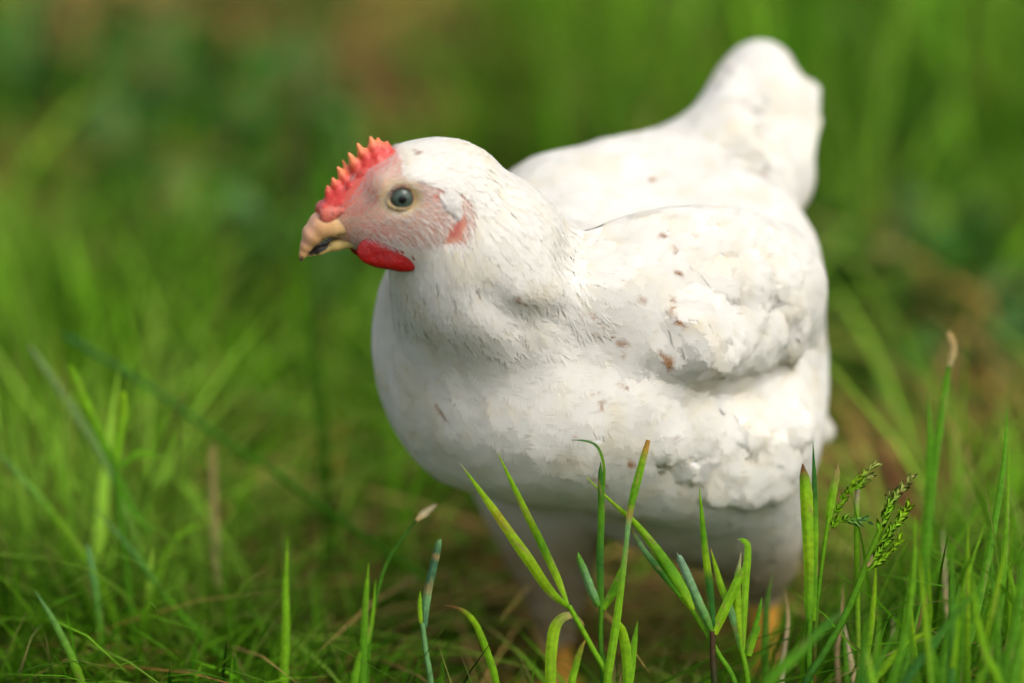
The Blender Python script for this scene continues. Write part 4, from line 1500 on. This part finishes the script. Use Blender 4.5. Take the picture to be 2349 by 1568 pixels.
def plant(name, label, cat, parts, dw=(0, 0), group=None):
    """parts: (kind, photograph path base->tip, width mm, colour stops, options)"""
    built = []
    for kind, pts, w, stops, opt in parts:
        seed_[0] += 1
        d0, d1 = opt.get('dw', dw)
        c = path3(pts, d0, d1, opt.get('n', 18), opt.get('root', False))
        built.append((kind, c, w, stops, opt, seed_[0]))
    rootc = next((b[1][0] for b in built if b[4].get('root')), built[0][1][0])
    loc = np.array([rootc[0], rootc[1], 0])
    single = len(built) == 1
    par = None if single else setp(empty(name, loc), label, cat, group)
    for kind, c, w, stops, opt, sd in built:
        if kind in ('stem', 'stalk'):
            v, q, t = tube_mesh(c, w / 2, opt.get('r1', w * .7) / 2, stops)
        elif kind == 'spikelets':
            v, q, t = spikelets(c, w, stops, sd)
        else:
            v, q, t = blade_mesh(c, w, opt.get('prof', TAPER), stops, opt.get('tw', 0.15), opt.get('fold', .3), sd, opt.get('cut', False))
        if single:
            setp(mesh_obj(name, v, q, opt.get('mat', M_GRASS), tint=t, loc=loc), label, cat, group)
        else:
            mesh_obj(kind, v, q, opt.get('mat', M_GRASS), par, tint=t, loc=c[0])


def spikelets(c, w, stops, sd):
    """a branch of a seed head: a thin axis with small husks along it"""
    rg = np.random.default_rng(sd)
    v, q, t = tube_mesh(c, .25, .15, stops, 4)
    V, Q, T, off = [v], [q], [t], len(v)
    tan = nrm(np.gradient(c, axis=0))
    m = int(np.linalg.norm(np.diff(c, axis=0), axis=1).sum() / .0016) + 3
    for i in range(m):
        f = .12 + .88 * i / (m - 1)
        k = min(int(f * (len(c) - 1)), len(c) - 1)
        sd_ = nrm(np.cross(tan[k], FWD)) * (1 if i % 2 else -1)
        d = nrm(tan[k] + sd_ * rg.uniform(.25, .6) + rg.normal(0, .12, 3))
        L = rg.uniform(.0022, .0036) * w
        x = nrm(np.cross(d, FWD)) * L * .22
        z = FWD * L * .16
        p = c[k]
        hv = np.array([p, p + d * L * .4 + x, p + d * L * .4 - z, p + d * L * .4 - x, p + d * L * .4 + z, p + d * L])
        V.append(hv)
        Q.append(np.array([[0, 1, 5, 2], [0, 2, 5, 3], [0, 3, 5, 4], [0, 4, 5, 1]]) + off)
        T.append(np.tile(ramp_col(stops, np.array([f])) * rg.uniform(.9, 1.5), (6, 1)))
        off += 6
    return np.concatenate(V), np.concatenate(Q), np.concatenate(T)


def S(*a):
    n = len(a)
    return [(i / max(n - 1, 1), c) for i, c in enumerate(a)]


R = {'root': True, 'n': 24}
GC, GB = 'grass plant', 'grass blade'
plant('grass_plant', 'light green forked grass stem with two long leaves spreading left under the breast', GC, [
    ('stem', [(1400, 1575), (1355, 1480), (1305, 1390)], 3.2, S(MG, LG, LG), R),
    ('blade', [(1306, 1396), (1262, 1358), (1215, 1290), (1170, 1225), (1118, 1150), (1056, 1064)], 6.2, [(0, LG), (.3, YG), (.62, YG), (.68, (.40, .33, .02)), (.78, YG), (.97, LG), (1, PA)], {'prof': LEAF, 'tw': (.5, .2, .0)}),
    ('blade', [(1303, 1388), (1280, 1330), (1245, 1255), (1208, 1180), (1175, 1110), (1142, 1040)], 4.6, S(LG, YG, MG, YG, LG, YG), {'prof': LEAF, 'tw': (-.3, .4, .2)})])
plant('grass_plant', 'upright dark green grass stem with a cut top and thin curled tendril', GC, [
    ('stem', [(1384, 1575), (1378, 1470), (1380, 1390)], 3.0, S(DG, MG), R),
    ('blade', [(1379, 1400), (1376, 1290), (1379, 1180), (1377, 1068)], 3.4, S(MG, DG, MG, DG), {'prof': STRAP, 'tw': .3, 'cut': True}),
    ('tendril', [(1382, 1160), (1386, 1090), (1380, 1048), (1366, 1022), (1340, 1012), (1308, 1010)], 2.2, S(MG, LG, GG, GG), {'prof': TAPER, 'tw': .9}),
    ('blade', [(1372, 1392), (1352, 1345), (1325, 1275)], 4.6, S(MG, GG, GG, MG), {'prof': STRAP, 'tw': .3, 'fold': .8, 'cut': True}),
    ('blade', [(1384, 1398), (1410, 1352), (1432, 1300)], 4.0, S(LG, MG, LG), {'prof': STRAP, 'tw': -.3, 'fold': .6, 'cut': True})], dw=(.004, .004))
plant('grass_shoot', 'long straight grass blade with an orange tip leaning right over the belly', GB, [
    ('blade', [(1392, 1575), (1415, 1420), (1434, 1270), (1446, 1170), (1468, 1080), (1487, 1010)], 4.4, [(0, LG), (.5, LG), (.66, GG), (.70, (.42, .30, .05)), (.73, MG), (.9, LG), (.97, OR), (1, OR)], dict(R, prof=[(0, .8), (.4, 1), (.62, .55), (.8, 1), (.97, .7), (1, .5)], tw=.2))], dw=(-.003, -.003))
plant('grass_plant', 'broad folded grass leaf rising from a stem leftward across the gap between the legs', GC, [
    ('stem', [(1690, 1580), (1648, 1500), (1585, 1395)], 3.0, S(DG, MG, LG), R),
    ('blade', [(1590, 1400), (1552, 1340), (1505, 1265), (1455, 1200), (1400, 1150), (1346, 1096)], 8.2, [(0, YG), (.1, LG), (.3, MG), (.5, LG), (1, YG)], {'prof': [(0, .3), (.12, .85), (.25, 1), (.5, .55), (.7, .32), (1, .05)], 'tw': (.2, .5, .2), 'fold': .7}),
    ('blade', [(1560, 1372), (1510, 1310), (1470, 1255), (1440, 1200)], 5.0, S(MG, DG, GG, BR), {'prof': [(0, .5), (.4, 1), (.9, .6), (1, .3)], 'tw': .8, 'fold': .7})], dw=(-.002, .006))
plant('grass_plant', 'branching grass stem with a dark joint and three stiff leaves in front of the belly', GC, [
    ('stem', [(1640, 1580), (1636, 1520), (1634, 1448)], 3.6, [(0, DG), (.6, (.06, .06, .02)), (1, (.10, .05, .025))], R),
    ('blade', [(1632, 1448), (1598, 1375), (1553, 1268)], 5.0, S(MG, GG, (.22, .36, .22)), {'prof': STRAP, 'tw': .3, 'fold': .8, 'cut': True}),
    ('blade', [(1637, 1448), (1628, 1350), (1616, 1250), (1604, 1116)], 3.6, [(0, DG), (.4, DG), (.5, YG), (.7, MG), (1, LG)], {'prof': TAPER, 'tw': .3}),
    ('blade', [(1638, 1455), (1668, 1388), (1704, 1310)], 5.4, S(YG, LG, LG), {'prof': STRAP, 'tw': -.2, 'fold': .5, 'cut': True})])
plant('grass_plant', 'pale green grass tuft with frayed curled tips standing right of the dark jointed stem', GC, [
    ('stem', [(1716, 1580), (1708, 1520), (1700, 1490)], 3.4, S(MG, LG), R),
    ('blade', [(1702, 1500), (1682, 1420), (1654, 1345), (1630, 1258)], 4.2, [(0, MG), (.4, GG), (.6, LG), (.95, YG), (1, OR)], {'prof': TAPER, 'tw': .2}),
    ('blade', [(1702, 1496), (1692, 1420), (1690, 1340), (1700, 1268)], 5.0, S(LG, YG, LG, PA), {'prof': LEAF, 'tw': .2, 'fold': .6}),
    ('blade', [(1706, 1494), (1708, 1400), (1712, 1320), (1716, 1256), (1704, 1240), (1692, 1238)], 4.2, [(0, LG), (.7, LG), (.9, MG), (1, PA)], {'prof': LEAF, 'tw': -.2}),
    ('blade', [(1712, 1500), (1735, 1430), (1748, 1370)], 2.4, S(MG, MG), {'prof': TAPER}),
    ('blade', [(1716, 1505), (1726, 1465), (1738, 1440)], 4.0, S(LG, MG), {'prof': STRAP, 'fold': .6, 'cut': True})], dw=(.005, .005))
plant('grass_plant', 'wide upright grass leaf with a torn brown tip beside a thin dark one', GC, [
    ('stem', [(1858, 1580), (1856, 1500), (1858, 1420)], 3.6, S(BR, MG, MG), R),
    ('blade', [(1856, 1425), (1859, 1320), (1853, 1200), (1849, 1130), (1841, 1064)], 7.2, [(0, MG), (.2, LG), (.35, YG), (.5, LG), (.62, YG), (.85, LG), (.93, BR), (1, BR)], {'prof': [(0, .4), (.1, .9), (.7, 1), (.88, .75), (1, .08)], 'tw': .15, 'fold': .5}),
    ('blade', [(1866, 1425), (1868, 1300), (1869, 1160), (1865, 1014)], 3.4, S(LG, MG, LG, DG, DG), {'prof': TAPER, 'tw': .3})], dw=(.0, .0))
plant('grass_plant', 'slender grass stalk with a dry split tip and a green seed branch on its right', GC, [
    ('stem', [(1866, 1580), (1872, 1420), (1886, 1290), (1902, 1180)], 2.6, S(MG, BR, MG, LG), R),
    ('blade', [(1900, 1190), (1910, 1130), (1921, 1072)], 3.8, S(LG, LG, ST), {'prof': STRAP, 'cut': True, 'tw': .3}),
    ('spikelets', [(1902, 1195), (1935, 1145), (1966, 1100), (2012, 1064)], 1.55, S(LG, LG, YG, (.42, .44, .12)), {}),
    ('spikelets', [(1950, 1125), (1972, 1112), (1994, 1096)], 1.40, S(LG, LG, (.42, .44, .12)), {}),
    ('spikelets', [(1898, 1218), (1930, 1194), (1990, 1196)], 1.55, S(LG, LG, GG), {})], dw=(.006, .006))
plant('grass_plant', 'thick dark leaning grass stem with a branched green seed head', GC, [
    ('stem', [(1838, 1590), (1890, 1500), (1945, 1400), (1990, 1290), (2022, 1210)], 4.2, S(DG, DG, MG, LG), R),
    ('spikelets', [(2010, 1240), (2032, 1180), (2046, 1150), (2090, 1098)], 1.71, S(LG, LG, (.42, .44, .12)), {}),
    ('spikelets', [(2020, 1210), (2034, 1180), (2042, 1140)], 1.55, S(LG, (.42, .44, .12)), {}),
    ('spikelets', [(2012, 1250), (2046, 1216), (2080, 1166)], 1.71, S(LG, LG, YG), {}),
    ('spikelets', [(1996, 1290), (2020, 1262), (2040, 1238)], 1.71, S(LG, LG), {}),
    ('spikelets', [(1990, 1310), (2030, 1278), (2064, 1240)], 1.55, S(LG, YG), {}),
    ('spikelets', [(1920, 1440), (1890, 1440), (1868, 1460)], 1.71, S(MG, DG), {}),
    ('blade', [(1990, 1300), (2010, 1265), (2018, 1256)], 2.0, S(ST, PA), {'prof': TAPER})], dw=(-.006, .0))
plant('grass_stalk', 'thin grass stalk with a bleached bud tip between the two seed heads', 'grass stalk', [
    ('stalk', [(1972, 1580), (1968, 1450), (1966, 1300), (1965, 1180), (1967, 1118)], 2.6, [(0, ST), (.6, LG), (.85, LG), (.93, PA), (1, PA)], dict(R, r1=2.4))], dw=(.012, .012))
plant('grass_plant', 'grey green grass stub with pale joints standing alone left of the legs', GC, [
    ('stem', [(990, 1580), (978, 1500), (969, 1430)], 3.2, S(GG, GG), R),
    ('blade', [(972, 1440), (976, 1390), (984, 1340), (998, 1280), (1008, 1236)], 3.8, [(0, (.06, .16, .07)), (.35, GG), (.45, ST), (.5, (.06, .16, .07)), (.72, (.06, .16, .07)), (.76, ST), (.8, (.06, .16, .07)), (1, GG)], {'prof': STRAP, 'tw': .2, 'fold': .8, 'cut': True}),
    ('blade', [(968, 1440), (963, 1400), (964, 1355)], 2.2, S(YG, LG), {'prof': TAPER})])
plant('grass_shoot', 'narrow arched grass blade with a brown hooked tip near the far leg', GB, [
    ('blade', [(1140, 1580), (1118, 1500), (1092, 1435), (1062, 1402), (1020, 1388)], 3.6, [(0, LG), (.55, LG), (.75, YG), (.88, BR), (1, BR)], dict(R, tw=.3))], dw=(.002, .002))
plant('grass_shoot', 'yellow green grass blade bent over into a dry straw loop before the far leg', GB, [
    ('blade', [(1262, 1580), (1264, 1500), (1270, 1450), (1284, 1422), (1308, 1412), (1330, 1422), (1340, 1436)], 6.4, [(0, LG), (.55, YG), (.72, (.40, .38, .10)), (.85, ST), (1, ST)], dict(R, tw=.2, prof=[(0, .8), (.5, 1), (.7, .7), (.8, .35), (1, .12)]))], dw=(.004, .01))
plant('grass_plant', 'pair of smooth rounded grass blades at the bottom edge between the legs', GC, [
    ('blade', [(1440, 1590), (1438, 1520), (1430, 1460), (1420, 1428)], 5.6, S(LG, LG, YG), dict(R, prof=[(0, .8), (.7, 1), (.9, .8), (1, .3)], tw=.3)),
    ('blade', [(1442, 1590), (1450, 1520), (1456, 1470), (1463, 1424)], 4.6, S(GG, LG, MG), dict(R, tw=-.2, dw=(.003, .003)))])
plant('grass_shoot', 'short yellow edged grass blade leaning right against the orange shank', GB, [
    ('blade', [(1308, 1590), (1320, 1530), (1332, 1490), (1344, 1466)], 3.6, [(0, YG), (.6, LG), (.9, (.42, .33, .04)), (1, OR)], dict(R, tw=.3))], dw=(.006, .006))
plant('grass_stalk', 'fine bent grass stalk carrying a pale bud left of the breast', 'grass stalk', [
    ('stalk', [(842, 1590), (852, 1440), (880, 1310), (920, 1240), (958, 1190)], 1.6, S(MG, MG, DG), dict(R, r1=1.0)),
    ('bud', [(955, 1194), (975, 1176), (1000, 1158)], 4.2, S(ST, PA, PA), {'prof': [(0, .4), (.5, 1), (1, .4)], 'fold': .8, 'mat': M_STRAW})], dw=(.045, .055))
# out of focus, left
plant('grass_stalk', 'long dark green grass stalk lying diagonally across the left side', 'grass stalk', [
    ('stalk', [(980, 1330), (760, 1180), (640, 1090), (500, 1000), (330, 880), (150, 770)], 3.4, S(MG, MG, (.05, .17, .05)), dict(r1=2.4))], dw=(.16, .22))
plant('grass_shoot', 'pale flat grass blade end, highest of the left cluster', GB, [
    ('blade', [(330, 1300), (250, 1080), (150, 915), (66, 792)], 4.8, S(MG, LG, (.22, .36, .10), (.26, .38, .12)), dict(R, prof=STRAP, tw=.3))], dw=(.16, .17))
plant('grass_plant', 'forked bright green grass shoot among the blurred left grasses', GC, [
    ('stem', [(300, 1400), (278, 1200), (262, 1060)], 4.0, S(MG, MG), R),
    ('blade', [(262, 1070), (220, 980), (185, 900), (160, 838)], 5.4, S(MG, LG, LG), {'prof': STRAP, 'tw': .2}),
    ('blade', [(264, 1070), (274, 1000), (284, 940), (280, 898)], 5.2, S(LG, LG, YG), {'prof': STRAP, 'tw': .2}),
    ('blade', [(262, 1075), (320, 1040), (372, 1050)], 5.0, S(MG, LG), {'prof': TAPER}),
    ('blade', [(266, 1080), (300, 1160), (350, 1230)], 5.0, S(MG, MG), {'prof': TAPER})], dw=(.12, .12))
plant('grass_shoot', 'long blue green grass blade slanting down to the bottom edge at left', GB, [
    ('blade', [(600, 1590), (470, 1470), (380, 1370), (300, 1260), (215, 1165)], 4.6, S(DG, MG, MG, GG), dict(R, tw=.2))], dw=(.09, .12))
plant('grass_shoot', 'dry buff grass stem standing upright in the left grasses', GB, [
    ('blade', [(500, 1380), (494, 1260), (490, 1140), (486, 1010)], 4.0, S((.25, .25, .06), (.28, .27, .08), ST), dict(R, prof=STRAP, mat=M_STRAW))], dw=(.19, .20))
plant('grass_shoot', 'yellow green grass blade curving at the far left edge', GB, [
    ('blade', [(240, 1360), (160, 1230), (70, 1120), (-20, 1020)], 3.8, S(MG, LG, LG, GG), dict(R, tw=.2))], dw=(.13, .14))
plant('grass_shoot', 'short bright grass blade standing straight in the bottom left corner', GB, [
    ('blade', [(232, 1500), (225, 1400), (212, 1310), (200, 1250)], 4.2, S(MG, MG, GG), dict(R, prof=STRAP))], dw=(.09, .09))
plant('grass_shoot', 'thin curved light green grass blade bottom left, bent toward the corner', GB, [
    ('blade', [(195, 1600), (160, 1500), (120, 1420), (80, 1356)], 4.8, S(LG, LG, GG), dict(R, tw=.3))], dw=(.03, .04))
plant('grass_shoot', 'arching green grass blade sweeping right over the left thatch', GB, [
    ('blade', [(350, 1400), (372, 1290), (420, 1220), (490, 1200)], 3.8, S(MG, LG, LG), dict(R, tw=.3))], dw=(.14, .15))
plant('grass_plant', 'upright soft green grass clump left of the breast', GC, [
    ('blade', [(650, 1590), (655, 1440), (655, 1330), (660, 1230)], 5.0, S(MG, LG, LG), dict(R, tw=.2)),
    ('blade', [(830, 1590), (835, 1450), (840, 1360), (846, 1290)], 4.4, S(LG, MG, LG), dict(R, tw=.2, dw=(.03, .03))),
    ('blade', [(810, 1590), (822, 1520), (850, 1440), (862, 1330)], 3.4, S(MG, LG), dict(R, tw=.2, dw=(.03, .03)))], dw=(.05, .05))
# out of focus, right
plant('grass_plant', 'tall upright double grass blade with a dry seed tip right of the bird', GC, [
    ('blade', [(2100, 1560), (2120, 1300), (2140, 1100), (2160, 950), (2178, 830)], 4.6, S(DG, MG, MG, MG), dict(R, prof=STRAP, tw=.2)),
    ('blade', [(2110, 1420), (2128, 1200), (2134, 1040), (2128, 900)], 6.4, S(DG, MG, MG), dict(R, tw=.2)),
    ('tip', [(2178, 840), (2188, 800), (2176, 762)], 3.4, S((.20, .17, .06), ST), {'prof': STRAP, 'mat': M_STRAW})], dw=(.075, .085))
plant('dead_leaf', 'rusty dead leaf leaning beside the right edge of the tail feathers', 'dead leaf', [
    ('blade', [(2110, 1220), (2060, 1120), (2010, 1020), (1960, 930)], 11.0, S((.30, .24, .09), (.22, .10, .03), (.14, .06, .02), (.12, .08, .02)), dict(prof=LEAF, tw=.3, mat=M_STRAW, root=True))], dw=(.26, .32))
plant('straw_stalk', 'pale straw blade arching over dark soil at right', 'straw blade', [
    ('blade', [(2240, 1500), (2225, 1300), (2215, 1130), (2200, 1020), (2170, 960)], 5.5, S(ST, (.30, .22, .08), (.25, .13, .04)), dict(R, mat=M_STRAW, prof=STRAP))], dw=(.24, .28))
for (pts, w, cs, dw, lab) in (
        ([(2180, 1600), (2230, 1440), (2270, 1260), (2300, 1080), (2312, 930)], 7.0, (DG, MG, MG, MG), (-.02, .02), 'tall green grass blade rising straight along the right edge'),
        ([(2240, 1600), (2285, 1440), (2306, 1250), (2316, 1030)], 7.5, (DG, MG, MG, LG), (-.045, -.03), 'broad bright grass blade with a square yellow end at right'),
        ([(2290, 1600), (2325, 1450), (2350, 1300), (2385, 1120)], 8.0, (DG, MG, MG), (-.08, -.07), 'wide dark grass blade leaving the picture at right'),
        ([(2130, 1600), (2175, 1470), (2215, 1330), (2260, 1200)], 6.4, (DG, MG, LG), (-.05, -.04), 'dark grass blade leaning right below the tall double blade'),
        ([(2040, 1600), (2078, 1450), (2096, 1310), (2100, 1180)], 6.0, (MG, MG, LG), (-.07, -.06), 'soft blurred grass blade right of the leaning seed stem'),
        ([(1960, 1600), (1992, 1480), (2004, 1380), (2010, 1270)], 5.0, (MG, LG, YG), (.01, .01), 'thin grass blade with a yellow tip under the seed heads'),
        ([(2060, 1600), (2140, 1480), (2200, 1400), (2280, 1310)], 6.6, (DG, DG, MG), (-.09, -.09), 'very blurred dark grass blade sloping across the lower right'),
        ([(2300, 1600), (2260, 1500), (2238, 1400), (2228, 1310)], 6.6, (MG, LG, LG), (-.10, -.10), 'upright blurred grass blade in the lower right corner'),
        ([(1745, 1600), (1830, 1500), (1900, 1430), (1940, 1400)], 8.6, (DG, MG, DG), (-.11, -.11), 'broad blurred grass blade slanting in front of the near shank'),
        ([(1985, 1600), (2030, 1530), (2090, 1470), (2150, 1440)], 5.4, (LG, LG, YG), (-.04, -.04), 'low grass blade bending right at the bottom edge'),
        ([(2330, 1600), (2336, 1480), (2330, 1380), (2310, 1290)], 7.0, (DG, MG, LG), (-.06, -.05), 'curved grass blade at the right edge leaning left'),
        ([(1760, 1600), (1755, 1500), (1758, 1400), (1772, 1310)], 7.0, (MG, MG, (.10, .20, .03)), (.05, .06), 'blurred grass blade standing before the near thigh'),
        ([(1790, 1600), (1798, 1500), (1808, 1420), (1800, 1350)], 3.6, (ST, PA, ST), (.04, .05), 'bleached dead stem right of the near shank'),
        ([(1925, 1600), (1920, 1500), (1930, 1420), (1934, 1340)], 3.4, (ST, (.36, .24, .12), ST), (.04, .05), 'dry brown stem behind the leaning seed stem'),
        ([(2075, 1600), (2085, 1500), (2110, 1420), (2140, 1330)], 3.0, (ST, BR, BR), (.05, .06), 'thin brown dead stem arching in the right grasses')):
    plant('grass_shoot', lab, GB, [('blade', pts, w * .68, S(*cs), dict(R, tw=.25, mat=M_STRAW if cs[0] == ST else M_GRASS))], dw=dw)
rg6 = np.random.default_rng(66)
for i in range(64):                                    # thick stand of blurred blades, lower right
    x = rg6.uniform(1930, 2420)
    top = np.interp(x, [1930, 2100, 2250, 2420], [1430, 1330, 1230, 1120]) + rg6.uniform(-60, 160)
    lean = rg6.uniform(-40, 90)
    d = rg6.uniform(-.12, .10)
    j = rg6.choice(5, p=[.38, .18, .12, .24, .08])
    cs = [(DG, MG, MG), (MG, LG, LG), (MG, MG, YG), (DG, DG, MG), (ST, ST, PA)][j]
    plant('grass_shoot', ('blurred ' + ['dark', 'bright green', 'yellow tipped', 'deep green', 'bleached straw'][j] + ' grass blade ' + ('leaning right' if lean > 35 else 'standing upright' if lean > -5 else 'leaning left') + (', close before the seed heads' if d < -.04 else ', back in the thick stand at lower right')), GB,
          [('blade', [(x, 1620), (x + lean * .35, 1620 - (1620 - top) * .4), (x + lean, top)], rg6.uniform(3.0, 5.2), S(*cs), dict(R, n=14, tw=rg6.uniform(-.6, .6), mat=M_STRAW if cs[0] == ST else M_GRASS))],
          dw=(d, d + rg6.uniform(-.01, .02)), group='blades of the thick grass stand at lower right')
